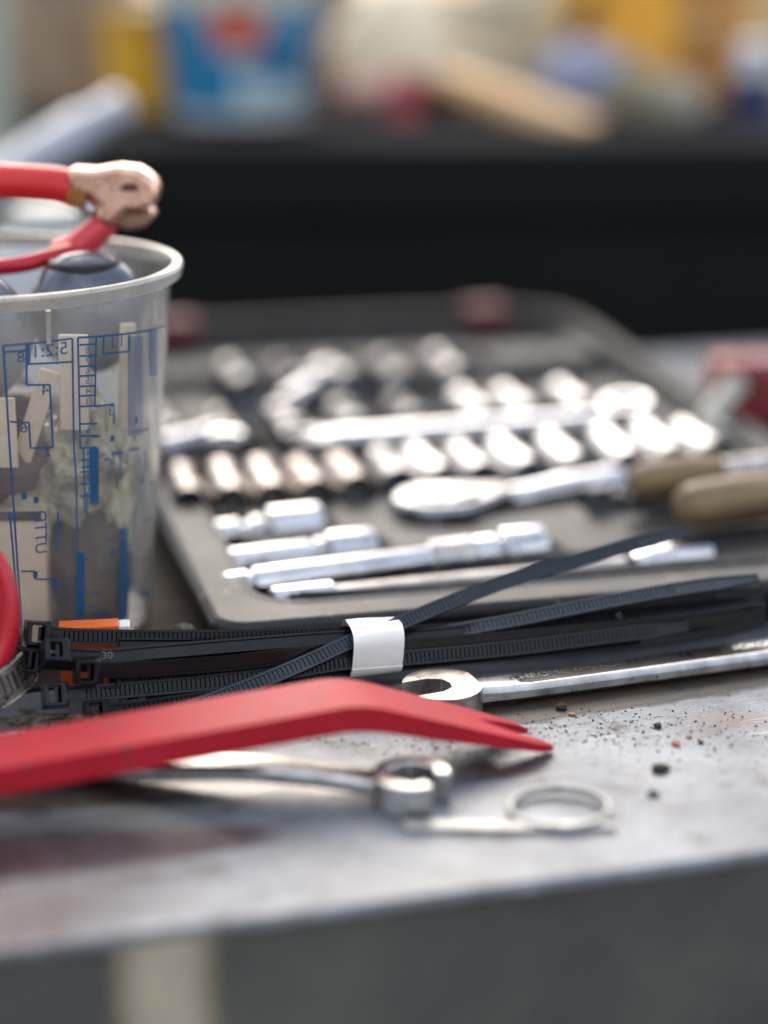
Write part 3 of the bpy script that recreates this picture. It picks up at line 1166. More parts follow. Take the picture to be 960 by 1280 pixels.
t, Ln = axial('flexible_driver', 'flexible spring shaft driver nearest the front of the case', 'driver', A, B, [
    ('end_socket', 'chrome', [(0, 3.6), (.005, 4.6), (.13, 4.8), (.14, 3.6), (.145, 3)]),
    ('spring_shaft', 'satin', spring),
    ('joint_ring', 'rubber', [(.795, 3.4), (.80, 4.2), (.815, 4.2), (.82, 3.2)]),
    ('hex_end', 'chrome', [(.815, 4.0), (.83, 5.6), (.86, 6.2), (.985, 6.4), (1, 5.6), (1, 3.4), (.98, 3.2)],
     lambda i, a, rr: rr * (0.93 + 0.07 * cos(6 * a)))], z=12.6)

# ratchet
A, B, r = toolspec['ratchet']
WA, WB = world_of(A), world_of(B)
d_ = WB - WA
Ln = d_.length
t = thing('ratchet_handle', 'chrome ratchet with thick teardrop head resting in the case', 'ratchet', (WA.x, WA.y, 8.5), atan2(d_.y, d_.x))
b = MB()
poly = []
for k in range(25):
    a = radians(62 + (236) * k / 24)
    poly.append((19.0 * cos(a), 17.5 * sin(a)))
poly += [(22, -8.5), (30, -6.2), (30, 6.2), (22, 8.5)]
b.prism(poly, 0, 13)
hd = part('head', b, 'sockchrome', t, bevel=2.4, segs=4)
b = MB()
b.ring(11, 6, 12.6, 14.2, seg=32)
part('head_ring', b, 'satin', hd, bevel=.3)
b = MB()
b.lathe([(12.8, 5.2), (15.4, 5.2), (16, 4.4), (16, 0)], seg=24)
part('release_button', b, 'chrome', hd)
b = MB()
b.box((7, -9, 14), (11, 3.4, 2.4), Matrix.Rotation(.5, 3, 'Z'))
part('direction_lever', b, 'satin', hd, bevel=.6)
b = MB()
b.lathe([(24, 3.5), (28, 5.0), (40, 5.4), (Ln - 30, 6.8), (Ln - 6, 7.6), (Ln - 1, 6.6), (Ln, 5)], base=(0, 0, 7.2), axis=(1, 0, 0), seg=28)
part('grip', b, 'chrome', t)

# black plug / driver socket
A, B, r = toolspec['plug']
WA, WB = world_of(A), world_of(B)
d_ = WB - WA
t = thing('black_plug', 'black plastic plug lying in a recess below the ratchet', 'plug', (WA.x, WA.y, 6.8), atan2(d_.y, d_.x))
b = MB()
b.lathe([(0, 4), (2, 7), (d_.length * .62, 7.4), (d_.length * .7, 5), (d_.length, 4.6)], base=(0, 0, 7.6), axis=(1, 0, 0), seg=20)
part('plug_body', b, 'blackplug', t)
b = MB()
b.box((4, 0, 15.5), (9, 8, 3))
part('plug_tab', b, 'blackplug', t, bevel=.8)

# loose short chrome bar, lying the other way on the back rows, and another at the left
for (p0, p1, r0, r1, lb) in (((356, 508), (420, 462), 7.0, 7.5, 'loose chrome bar lying slantwise across the middle row'),
                             ((196, 568), (282, 540), 9.0, 5.0, 'tapered chrome bar pointing right beside the clear cup')):
    A = cl(p0[0], p0[1], 24)
    B = cl(p1[0], p1[1], 24)
    axial('loose_chrome_bar', lb, 'chrome bar', A, B, [
        ('shaft', 'sockchrome', [(0, r0 * .6), (.03, r0 * .75), (.55, (r0 + r1) * .38), (.57, (r0 + r1) * .38)]),
        ('end_barrel', 'sockchrome', [(.56, r1 * .9), (.58, r1), (.97, r1), (1, r1 * .85)])], z=25)
# small round bits near the left
for i, (px, py, lb) in enumerate([(283, 578, 'small bright socket standing on the deck left of the combination wrench')]):
    q = cl(px, py, 18)
    b = MB()
    b.lathe([(0, 7.4), (.6, 8), (14, 8), (15, 7), (14.6, 4.5), (6, 4.5), (6, 0)], seg=28)
    o = part('standing_socket', b, 'chrome', loc=world_of(Vector((q.x, q.y, 15.6))), rz=0)
    tag(o, lb, 'socket', 'sockets lying in the case')


# ------------------------------------------------------------------ wrenches
def open_end_poly(R, slot, ang, neck, sh):
    """outline of an open jaw at the origin, shank leaving along +x; ang turns the mouth away from -x"""
    ca, sa = cos(ang), sin(ang)
    pts = []
    rot = lambda x, y: (x * ca - y * sa, x * sa + y * ca)
    s2 = slot / 2
    a_t = pi - math.asin(min(.95, s2 * 1.02 / R))
    start = math.atan2(neck, sh)
    # upper arc from the shank to the upper jaw tip
    a0 = start
    a1 = a_t + ang
    up = []
    for k in range(19):
        a = a0 + (a1 - a0) * k / 18
        rr = R * (1 + 0.06 * sin((a - a0) / (a1 - a0) * pi))
        up.append((rr * cos(a), rr * sin(a)))
    inner = [rot(-R * .86, s2), rot(-R * .2, s2), rot(R * .12, s2 * .62), rot(R * .2, 0), rot(R * .12, -s2 * .62), rot(-R * .2, -s2), rot(-R * .86, -s2)]
    b0 = -pi + math.asin(min(.95, s2 * 1.02 / R)) + ang
    b1 = -start
    dn = []
    for k in range(19):
        a = b0 + (b1 - b0) * k / 18
        rr = R * (1 + 0.06 * sin((a - b0) / (b1 - b0) * pi))
        dn.append((rr * cos(a), rr * sin(a)))
    return up + inner + dn


# combination wrench lying over the sockets in the case
WA = world_of(cl(384, 549, 24))
WB = world_of(cl(782, 521, 24))
d_ = WB - WA
Ln = d_.length
t = thing('combination_wrench', 'long bright combination wrench lying across the sockets in the case', 'wrench', (WA.x, WA.y, 20.5), atan2(d_.y, d_.x))
b = MB()
b.prism(open_end_poly(11.5, 10.5, radians(12), 4.5, 10), 0, 6)
part('open_jaw', b, 'chrome', t, bevel=.8)
b = MB()
b.tube([(5 + (Ln - 12) * k_ / 20, 0, 3.6) for k_ in range(21)], [4.8] + [6.0] * 19 + [4.6], 28, flat=.62)
part('shank', b, 'chrome', t)
b = MB()
b.ring(11.4, 6.6, -0.5, 8.5, c=(0, 0), seg=48, rif=lambda a: 6.6 + .5 * cos(12 * a))
re_ = part('ring_end', b, 'chrome', t, bevel=1.6, segs=3, loc=(Ln, 0, 2.5))
re_.rotation_euler = (0.05, -0.12, 0)

# near wrench on the bench right: open jaw towards the left
W0 = spot(553, 863, 6)
W1 = spot(965, 792, 10)
yaw = atan2(W1.y - W0.y, W1.x - W0.x)
Ln = (W1 - W0).length + 45
t = thing('open_wrench', 'chrome wrench on the bench with its open jaw behind the red fork', 'wrench', (W0.x, W0.y, 0.2), yaw, tilt=None)
b = MB()
pl = open_end_poly(12.2, 11.6, radians(4), 5.2, 10.5)
b.prism(pl, 0, 8.0)
jaw = part('open_jaw', b, 'wornsteel', t, bevel=2.1, segs=5)
b = MB()
sh = []
NS = 40
for i in range(NS + 1):
    u = i / NS
    x = 9 + u * (Ln - 9)
    w = 6.3 - 1.2 * math.exp(-(x - 9) / 14) + .8 * u
    z1 = 6.2 + 1.0 * math.exp(-(x - 9) / 6)
    z0 = 1.2
    sh.append([(x, -w, z0 + 1.2), (x, -w, z1 - 1.7), (x, -w + 1.3, z1 - .3), (x, -w + 2.2, z1), (x, w - 2.2, z1), (x, w - 1.3, z1 - .3), (x, w, z1 - 1.7), (x, w, z0 + 1.2), (x, w - 1.2, z0), (x, -w + 1.2, z0)])
loft(b, sh)
shank = part('shank', b, 'satin', t)
b = MB()
b.prism([(24, -3.0), (27, -3.9), (Ln - 30, -4.3), (Ln - 30, 4.3), (27, 3.9), (24, 3.0)], 5.0, 6.30)  # inset panel, darker than the shank around it
part('dark_panel', b, mat('dark_steel', (0.025, 0.024, 0.024), 0.3, 0.4, (0.05, 0.045, 0.04), 200, bump=.2), shank)
b = MB()
for word, x0, sz in (('CHROME VANADIUM', 44, 4.6), ('14', 82, 5.2), ('FORGED', 108, 4.6)):
    vs, fs = text_mesh(word, sz)
    n0 = len(vs)
    b.add([(v.x + x0, v.y, 6.25) for v in vs] + [(v.x + x0, v.y, 6.60) for v in vs],
          [tuple(i + n0 for i in f) for f in fs] + [])
part('raised_lettering', b, mat('polished_letters', (0.85, 0.85, 0.85), 0.15, 1.0, bump=0), shank, smooth=False)['kind'] = 'stuff'

# flare nut wrench in the foreground
W0 = spot(514, 990, 3)
W1 = spot(245, 962, 5)
yaw = atan2(W1.y - W0.y, W1.x - W0.x)
t = thing('flare_nut_wrench', 'worn flare nut wrench in the foreground with a split ring head', 'wrench', (W0.x, W0.y, 0.3), yaw)
hexr = lambda a: 6.0 / max(cos(((a + .3) % (pi / 3)) - pi / 6), .86)
b = MB()
ga = radians(-30) - yaw                                 # where the ring is split, seen from above
b.ring(10.6, 5.6, 0, 8.6, a0=ga + radians(27), a1=ga + radians(333), seg=64, rif=hexr)
part('split_ring', b, 'satin', t, bevel=1.1, segs=3)
b = MB()
sh = []
NS = 24
Ls = (W1 - W0).length + 60
for i in range(NS + 1):
    u = i / NS
    x = 8.0 + u * (Ls - 8)
    w = 4.9 - 1.4 * math.exp(-((x - 22) / 9) ** 2) + 0 * u
    zc = 4.3 + 2.0 * math.exp(-((x - 42) / 22) ** 2)
    hh = 2.3
    sh.append([(x, -w, zc - hh + 1), (x, -w, zc + hh - 1), (x, -w + 1.2, zc + hh), (x, w - 1.2, zc + hh), (x, w, zc + hh - 1), (x, w, zc - hh + 1), (x, w - 1.2, zc - hh), (x, -w + 1.2, zc - hh)])
loft(b, sh)
part('shank', b, 'satin', t)
b = MB()
xe = Ls + 9
b.ring(10.6, 5.6, 0.4, 8.2, c=(xe, 0), a0=radians(30), a1=radians(330), seg=50)
part('far_ring', b, 'wornsteel', t, bevel=1.0)

# steel ring with a flat strip, very near
W0 = spot(699, 1012, 1.2)
t = thing('ring_and_strip', 'thin pale steel ring joined to a straight flat strip near the bench edge', 'ring tool', (W0.x, W0.y, 0), radians(3))
b = MB()
pts = [(13.0 * cos(2 * pi * k / 48), 11.5 * sin(2 * pi * k / 48), 1.6 + .5 * sin(2 * pi * k / 48 + .5)) for k in range(48)]
b.tube(pts, 0.95, 10, closed=True, flat=1.2)
part('ring', b, 'dull', t)
b = MB()
q = spot(506, 1022, 2) - W0
b.prism([(q.x, q.y + 3.2), (q.x - 1.5, q.y), (q.x, q.y - 3.0), (-8, -12.0), (13, -11.5), (14, -9.0), (6, -7.4), (-8, -7.2)], 0.3, 1.5)
part('strip', b, 'dull', t, bevel=.5)

# flat forged spanner end under the hose clamp
W0 = spot(92, 902, 3)
t = thing('forged_spanner', 'dirty flat forged spanner under the hose clamp with raised lettering', 'spanner', (W0.x, W0.y, 0.2), radians(10))
b = MB()
b.prism([(-70, -6), (-20, -6.4), (0, -6.2), (7, -4.5), (9, 0), (7, 4.6), (0, 6.4), (-20, 6.4), (-70, 6)], 0, 3.4)
fs_ = part('spanner_shank', b, 'dirtysteel', t, bevel=1.0, segs=3)
b = MB()
b.ring(1, 1, 3.35, 3.95, c=(-4, 0), seg=40, rof=lambda a: 1 / sqrt((cos(a) / 8.6) ** 2 + (sin(a) / 3.9) ** 2), rif=lambda a: 1 / sqrt((cos(a) / 8.0) ** 2 + (sin(a) / 3.3) ** 2))
vs, fs = text_mesh('JDJ', 5.0)
b.add([(v.x - 4, v.y, 3.9) for v in vs], fs)
part('raised_emblem', b, 'dirtysteel', fs_, smooth=False)

# hose clamp
W0 = spot(-28, 890, 0)
t = thing('hose_clamp', 'dirty steel worm drive hose clamp with slotted band', 'hose clamp', (W0.x, W0.y, 0.2), 0)
RC = 19.5
WB_ = 11.5
tilt = Matrix.Rotation(radians(-16), 3, 'Y') @ Matrix.Rotation(radians(10), 3, 'X')


def clamp_pt(a, z, r=RC):
    v = tilt @ Vector((r * cos(a), r * sin(a) * 0.92, z))
    return Vector((v.x, v.y, v.z + 6.5))


b = MB()
NS = 96
vs, fs = [], []
slots = []
for i in range(NS):
    a = 2 * pi * i / NS
    for r_, z in ((RC, 0), (RC, 2.6), (RC, 8.9), (RC, WB_), (RC - .8, WB_), (RC - .8, 8.9), (RC - .8, 2.6), (RC - .8, 0)):
        vs.append(clamp_pt(a, z, r_))
for i in range(NS):
    j = (i + 1) % NS
    for q_ in range(8):
        q2 = (q_ + 1) % 8
        if q_ in (1, 5) and i % 2 == 0:
            continue                       # an open slot
        fs.append((i * 8 + q_, j * 8 + q_, j * 8 + q2, i * 8 + q2))
b.add(vs, fs)
for i in range(0, NS, 2):                      # slot walls
    j = (i + 1) % NS
    for k_ in (i, j):
        b.add([vs[k_ * 8 + 1], vs[k_ * 8 + 2], vs[k_ * 8 + 5], vs[k_ * 8 + 6]], [(0, 1, 2, 3)])
part('slotted_band', b, 'dirtysteel', t, merge=True, ang=25)
b = MB()
for z in (0.6, WB_ - .6):
    b.tube([clamp_pt(2 * pi * i / 64, z, RC + .3) for i in range(64)], 0.55, 8, closed=True)
part('band_edge', b, 'dirtysteel', t)
b = MB()
q = clamp_pt(pi, 5.8, RC + 4)
b.box(q, (9, 17, 13), tilt)
part('worm_housing', b, 'dirtysteel', t, bevel=1.5)
b = MB()
b.lathe([(0, 4), (3, 4), (3, 0)], base=clamp_pt(pi, 5.8, RC + 4) + Vector((0, -8.5, 0)), axis=(0, -1, 0), seg=6)
part('worm_screw', b, 'dirtysteel', t)


# ------------------------------------------------------------------ red pry tool
W0 = spot(455, 880, 24)                               # near top corner of the bend
t = thing('red_pry_tool', 'red plastic pry bar with a bent back and forked tip in front of the ties', 'pry tool', (W0.x, W0.y, 0), radians(19))


def ptop(u):
    if u < 0:
        base = 24 + u * (4.5 / 92)
    else:
        base = 24 - 21.2 * (u / 52) ** 1.0
    # round the crest over
    k_ = 7.0
    if abs(u) < k_:
        l_ = 24 - k_ * 4.5 / 92
        r_ = 24 - 21.2 * k_ / 52
        q_ = (u + k_) / (2 * k_)
        base = (1 - q_) ** 2 * l_ + 2 * q_ * (1 - q_) * 24 + q_ ** 2 * r_
    return base


us = list(np.linspace(-330, -20, 20)) + list(np.linspace(-15, 15, 25)) + list(np.linspace(17, 36, 10)) + [38, 40, 42, 44, 46, 48, 50, 51.5, 52.6]
vs, fs = [], []
APEX = 35.5
b = MB()
cols = []
for u in us:
    zt = ptop(u)
    th = 7.4 if u < 0 else 7.4 - 5.2 * min(1, u / 50) ** 1.2
    if u > 51:
        th *= .75
        zt -= .3
    zb = max(zt - th, 0.5)
    taper = 0 if u < 10 else (u - 10) / 42 * 2.4
    y0, y1 = 0.0 + taper * .5, 22.0 - taper
    ym = 11.2
    gap = 0 if u <= APEX else min(5.0, (u - APEX) ** .6 * 1.15)
    rnd = 0 if u < 49 else (u - 49) * .9
    yi0, yi1 = ym - gap, ym + gap
    cols.append((u, zt, zb, [y0 + rnd * .7, yi0 - rnd * .35, yi1 + rnd * .35, y1 - rnd * .7], gap > 0))
for s_ in (0, 1):
    loops = []
    for (u, zt, zb, ys, g_) in cols:
        ya, yb = ys[2 * s_], ys[2 * s_ + 1]
        uo = 0 if s_ == 0 else -2.0 * max(0, (u - APEX) / 17)
        uo += 0.10 * max(u, 0)
        loops.append([(u + uo, ya, zb), (u + uo, ya, zt), (u + uo, yb, zt), (u + uo, yb, zb)])
    n = 4
    base = len(b.v)
    for L_ in loops:
        b.v += L_
    for i in range(len(loops) - 1):
        for k_ in range(4):
            inner = (k_ == 2 and s_ == 0) or (k_ == 0 and s_ == 1)
            if inner and not (cols[i][4] or cols[i + 1][4]):
                continue
            k2 = (k_ + 1) % 4
            b.f.append((base + i * 4 + k_, base + i * 4 + k2, base + (i + 1) * 4 + k2, base + (i + 1) * 4 + k_))
    b.f.append(tuple(base + k_ for k_ in range(4)))
    b.f.append(tuple(base + (len(loops) - 1) * 4 + k_ for k_ in range(4)))
part('bar', b, 'red', t, merge=True, bevel=.9, segs=3, ang=30)

# ------------------------------------------------------------------ red cable loop at the left edge
W0 = spot(-28, 765, y=528)
t = thing('red_cable_loop', 'loop of bright red cable standing at the left edge above the hose clamp', 'cable', (W0.x, W0.y, 0))
b = MB()
pts = []
for k_ in range(72):
    a = 2 * pi * k_ / 72
    pts.append((9.8 * cos(a), 3.0 * sin(a), W0.z + 19.0 * sin(a) + 0))
b.tube(pts, 2.6, 16, closed=True, up=Vector((0, 1, 0)))
part('cable', b, 'redcable', t)
b = MB()
b.tube([(7.8 * cos(2 * pi * k_ / 60), 4 + 3.0 * sin(2 * pi * k_ / 60), W0.z - 3 + 16.5 * sin(2 * pi * k_ / 60)) for k_ in range(60)], 2.6, 14, closed=True, up=Vector((0, 1, 0)))
b.tube(spline([(-9, 4, W0.z - 14), (-25, 8, W0.z - 24), (-60, 14, 3.0), (-110, 30, 3.0)], 3), 2.6, 12)
part('inner_cable', b, 'redcable', t)


# ------------------------------------------------------------------ cable ties
def bd(px):
    return 531.0 + (px - 40) * 0.062


def tp(px, py, off):
    q = spot(px, py, y=bd(px) + off)
    q.z = max(q.z, 2.6)
    return q


def tie(name, label, pts, face=25.0, teeth=(0, 0), head=True, m='tie', width=4.7, tip=True, smooth_rails=True, hsize=1.0, drill=None):
    P_ = spline([tp(*p) for p in pts], 2.4)
    base = P_[0].copy()
    base.z = 0
    t_ = thing(name, label, 'cable tie', base, 0, 'black cable ties in the paper band')
    P_ = [p - base for p in P_]
    n_ = len(P_)
    fa = radians(face)
    Nup = Vector((0.0, -cos(fa), sin(fa)))
    fr = []
    for i, p in enumerate(P_):
        T_ = (P_[min(i + 1, n_ - 1)] - P_[max(i - 1, 0)]).normalized()
        W_ = Nup.cross(T_).normalized()
        if W_.z < 0:
            W_ = -W_
        N_ = T_.cross(W_).normalized()
        if N_.dot(Nup) < 0:
            N_ = -N_
        fr.append((p, T_, W_, N_))
    b_ = MB()
    secs = []
    th = 1.15
    L_ = 0
    lens = [0]
    for i in range(1, n_):
        lens.append(lens[-1] + (P_[i] - P_[i - 1]).length)
    tot = lens[-1]
    for i, (p, T_, W_, N_) in enumerate(fr):
        w = width / 2
        if tip and tot - lens[i] < 14:
            w *= 0.55 + 0.45 * (tot - lens[i]) / 14
        rl = 0.75
        prof = [(-w, 0), (w, 0), (w, th), (w - rl, th), (w - rl - .15, th - .45), (-w + rl + .15, th - .45), (-w + rl, th), (-w, th)]
        secs.append([tuple(p + W_ * a_ + N_ * (c_ - th / 2)) for a_, c_ in prof])
    loft(b_, secs)
    st = part('strap', b_, m, t_, ang=28)
    if teeth[1] > teeth[0]:
        b_ = MB()
        pos = tot * teeth[0]
        i = 0
        while pos < tot * teeth[1]:
            while i < n_ - 2 and lens[i + 1] < pos:
                i += 1
            f = (pos - lens[i]) / max(lens[i + 1] - lens[i], 1e-6)
            p = P_[i].lerp(P_[i + 1], f)
            _, T_, W_, N_ = fr[i]
            T2, W2, N2 = T_, W_, N_
            w = width / 2 - .8
            o_ = th / 2
            # ramped tooth
            c8 = []
            for s1 in (-w, w):
                for (tt, nn_) in ((-.42, o_ - .5), (.42, o_ - .5), (.36, o_ + .0), (-.05, o_ + .0)):
                    c8.append(p + T2 * tt + W2 * s1 + N2 * nn_)
            b_.add(c8, [(0, 1, 2, 3), (7, 6, 5, 4), (0, 4, 5, 1), (1, 5, 6, 2), (2, 6, 7, 3), (3, 7, 4, 0)])
            pos += 1.42
        o2 = part('teeth', b_, m, st, smooth=False)
        o2['kind'] = 'stuff'
    if head:
        p, T_, W_, N_ = fr[0]
        b_ = MB()
        Rm_ = Matrix((-T_, W_, N_)).transposed()
        HX, HY, HZ = 8.2 * hsize, 8.0 * hsize, 6.4 * hsize
        c = p - T_ * (HX / 2 - 0.6) + N_ * .6
        ox, oy = HX / 2, HY / 2
        ix, iy = 1.5 * hsize, 2.5 * hsize
        outer = [(-ox, -oy), (ox, -oy), (ox, oy), (-ox, oy)]
        inner = [(-ix, -iy), (ix + .6, -iy), (ix + .6, iy), (-ix, iy)]
        vs_ = []
        for z in (-HZ / 2, HZ / 2):
            for x, y in outer:
                k9 = 0.88 if z > 0 else 1
                vs_.append(c + Rm_ @ Vector((x * k9, y * k9, z)))
            for x, y in inner:
                vs_.append(c + Rm_ @ Vector((x, y, z)))
        fs_ = []
        for k_ in range(4):
            k2 = (k_ + 1) % 4
            fs_ += [(k_, k2, 8 + k2, 8 + k_), (4 + k_, 12 + k_, 12 + k2, 4 + k2), (8 + k_, 8 + k2, 12 + k2, 12 + k_), (k_, 4 + k_, 4 + k2, k2)]
        b_.add(vs_, fs_)
        hd_ = part('head', b_, m, t_, bevel=.55, segs=3)
        b_ = MB()
        b_.box(c + Rm_ @ Vector((-ix + .7, 0, .4)), (.9, iy * 1.7, HZ * .6), Rm_ @ Matrix.Rotation(.35, 3, 'Y'))
        part('pawl', b_, m, hd_, smooth=False)
    return t_, fr, lens, st


tie('cable_tie', 'black cable tie whose blocky head is highest at the left end', [(62, 793, 5), (120, 796, 5), (240, 797, 5), (340, 795, 4), (430, 792, 3), (500, 792, 3), (620, 782, 3), (760, 764, 3), (870, 750, 2), (955, 738, 2)],
    20, (0.02, 0.93))
t2, fr2, ln2, st2 = tie('cable_tie', 'black cable tie with a square holed head and raised number on its strap', [(83, 819, -6), (130, 821, -5), (200, 815, -5), (320, 805, -3), (430, 797, -1), (500, 797, -2), (640, 784, -2), (800, 768, -3), (955, 752, -3)], 46, (0, 0), m='tiegrey')
tie('cable_tie', 'black cable tie with its square holed head furthest right of the upper heads', [(124, 838, -9), (180, 836, -9), (280, 829, -8), (360, 820, -7), (430, 812, -5), (500, 809, -5), (640, 797, -5), (800, 782, -5), (955, 768, -4)], 12, (0, 0))
tie('cable_tie', 'black cable tie with its head furthest left behind the others', [(50, 825, 1), (110, 830, 1), (200, 829, 0), (320, 816, 0), (430, 803, 1), (500, 803, 1), (640, 790, 1), (800, 772, 1), (955, 757, 1)], 15, (0, 0))
tie('cable_tie', 'black cable tie with a low dark head just above the red bar', [(84, 868, -5), (140, 864, -5), (220, 857, -5), (320, 846, -6), (430, 828, -6), (500, 823, -7), (640, 810, -7), (760, 795, -7), (860, 783, -7)],
    26, (0.03, 0.95), m='tiegrey')
tie('cable_tie', 'black cable tie lowest at the left with its head against the red bar', [(136, 893, -8), (200, 882, -8), (300, 866, -8), (380, 848, -7), (440, 834, -4), (500, 829, -4), (640, 815, -3), (800, 800, -2)],
    30, (0.03, 0.6))
tie('cable_tie', 'black cable tie running unseen head first through the middle of the bundle', [(150, 848, -1), (230, 843, -2), (330, 833, -2), (430, 819, -1), (500, 816, -1), (640, 805, 0), (800, 788, 1), (920, 775, 1)],
    25, (0.03, 0.9), hsize=.9)
tie('cable_tie', 'black cable tie flattened at the back of the bundle near the case', [(150, 806, 2), (240, 806, 3), (340, 801, 4), (430, 794, 4), (500, 793, 4), (640, 781, 5), (800, 762, 5), (950, 745, 5)],
    60, (0, 0), head=False)
tie('cable_tie', 'black cable tie whose pale toothed end tapers at the right', [(180, 870, -2), (260, 858, -2), (350, 841, -1), (430, 824, 1), (500, 800, 2), (560, 790, 0), (640, 776, -3), (720, 760, -4), (820, 741, -4), (900, 729, -4), (948, 722, -4)],
    50, (0.45, 0.86), m='tiesheen')
tie('cable_tie', 'black cable tie edge on along the bottom right of the bundle', [(250, 872, -4), (340, 855, -4), (430, 832, -2), (500, 827, 0), (640, 817, 1), (800, 803, 2), (955, 780, 3)],
    20, (0, 0), head=False)
tie('cable_tie', 'thin black cable tie lying deepest beneath the bundle', [(160, 885, -1), (260, 868, 0), (350, 850, 1), (430, 833, 3), (500, 828, 4), (640, 812, 5), (800, 793, 5), (955, 772, 5)],
    25, (0, 0), head=False)
tie('cable_tie', 'black cable tie with sky sheen in its colour crossing diagonally and rising free to the upper right', [(215, 893, -16), (290, 866, -12), (350, 842, -10), (400, 820, -9), (430, 806, -6), (452, 797, -4.5), (474, 790, -3.5), (500, 779, -2), (560, 754, 3), (640, 724, 9), (740, 695, 14), (800, 678, 15), (862, 664, 15)],
    38, (0.02, 0.90), m='tiesheen', head=False, width=4.6)
# raised number on the second tie's strap
b = MB()
vs, fs = text_mesh('30', 3.4)
i0 = min(range(len(ln2)), key=lambda i: abs(ln2[i] - 12))
p, T_, W_, N_ = fr2[i0]
b.add([p + T_ * v.x + W_ * v.y + N_ * .72 for v in vs], fs)
part('raised_number', b, mat('number_gloss', (0.10, 0.105, 0.11), 0.35, 0, bump=0), st2, smooth=False)
# hole through a strap (dark rivet spot)
i0 = min(range(len(ln2)), key=lambda i: abs((fr2[i][0] + Vector(t2.location) / MM - spot(778, 770, y=bd(778) - 3)).length))
p, T_, W_, N_ = fr2[i0]
b = MB()
b.lathe([(0, 1.1), (.62, 1.1), (.75, .8), (.75, 0)], base=p + N_ * .0, axis=N_, seg=16)
part('dark_pip', b, 'rubber', st2)

# white paper band
C0 = tp(465, 809, -1)
T_ = (tp(520, 803, -1) - tp(410, 815, -1)).normalized()
yaw = atan2(T_.y, T_.x)
t = thing('paper_band', 'glossy white paper band wrapped round the black cable ties', 'paper band', (C0.x, C0.y, 0), yaw)
b = MB()
NS = 72
HWB = 7.9


def band_pt(a, x, off=0.0):
    ca, sa = cos(a), sin(a)
    e = 0.62
    yy = (abs(ca) ** e) * (1 if ca > 0 else -1) * (8.4 + off)
    zz = (abs(sa) ** e) * (1 if sa > 0 else -1) * (7.9 + off)
    zz += .25 * sin(3 * a + x * .25)
    yy -= .12 * zz
    return (x + zz * .05, yy, max(C0.z + zz + .5, 0.4 + off))


loops = []
for x, o_ in ((-HWB, 0), (-HWB * .5, .15), (0, .2), (HWB * .5, .12), (HWB, 0), (HWB, -.3), (-HWB, -.3)):
    loops.append([band_pt(2 * pi * k_ / NS, x, o_) for k_ in range(NS)])
loft(b, loops, False, False)
part('band_loop', b, 'paper', t, ang=50)
b = MB()
# the overlapping end of the strip
loops = []
for x, o_ in ((-HWB, .30), (HWB, .30), (HWB, .6), (-HWB, .6)):
    loops.append([band_pt(radians(200 + 60 * k_ / 20), x, o_) for k_ in range(21)])
vs, fs = [], []
for L_ in loops:
    vs += L_
for i in range(4):
    j = (i + 1) % 4
    for k_ in range(20):
        fs.append((i * 21 + k_, i * 21 + k_ + 1, j * 21 + k_ + 1, j * 21 + k_))
fs += [(0, 21, 42, 63), (20, 41, 62, 83)]
b.add(vs, fs)
part('band_overlap', b, 'paper', t)

# ------------------------------------------------------------------ orange and blue card box behind the ties
W0 = spot(118, 800, y=548)
t = thing('orange_card_box', 'small orange blue and white card box behind the tie heads', 'card box', (W0.x, W0.y, 0.2), radians(8))
b = MB()
b.box((-1.5, 2, 11.4), (18, 7, 22.8))
part('orange_panel', b, 'orange', t, bevel=.3)
b = MB()
b.box((11.5, 2.1, 7.9), (8, 6.6, 15.8))
part('blue_panel', b, 'cardblue', t, bevel=.3)
b = MB()
b.box((9.2, 2.1, 19.2), (3.4, 6.2, 6.4))
part('white_corner', b, 'cardwhite', t, bevel=.3)

# ------------------------------------------------------------------ mixing cup
AX = spot(-7, 780, y=612)
CX, CY = AX.x, 612.0
HC = 122.5
RB, RT = 52.0, 63.6
cup = thing('mixing_cup', 'cloudy clear plastic mixing cup with blue printed scales', 'cup', (CX, CY, 0))
SEG = 96
wall = lambda z: RB + (RT - RB) * z / HC
b = MB()
b.lathe([(1.2, 0.01), (1.2, RB - 4), (0.4, RB - 1.5), (2.5, RB + .4), (60, wall(60)), (HC - 4.5, wall(HC - 4.5)), (HC - 4.2, wall(HC) + 2.6), (HC - .8, wall(HC) + 3.3), (HC, wall(HC) + 2.8), (HC, wall(HC) + .2),
         (HC - 3, wall(HC) - 1.2), (60, wall(60) - 1.1), (3, RB - 1.3), (2.4, 0.01)], seg=SEG)
part('cup_body', b, 'cup', cup, ang=40)
b = MB()
M['cuprim'] = mat('milky_rim', (0.62, 0.60, 0.55), 0.3, 0, (0.50, 0.47, 0.42), 80, spots=(0.1, 0.09, 0.08), spot_scale=260, spot_thr=0.68, bump=.1)
rm = M['cuprim'].node_tree.nodes['Principled BSDF']
rm.inputs['Transmission Weight'].default_value = 0.35
b.lathe([(HC - 4.0, wall(HC) + 2.75), (HC - .7, wall(HC) + 3.5), (HC + .35, wall(HC) + 2.9), (HC + .35, wall(HC) + .4), (HC - 1, wall(HC) + .3), (HC - 1, wall(HC) + 2.2), (HC - 4.0, wall(HC) + 2.0)], seg=SEG, close=True)
part('rim', b, 'cuprim', cup)


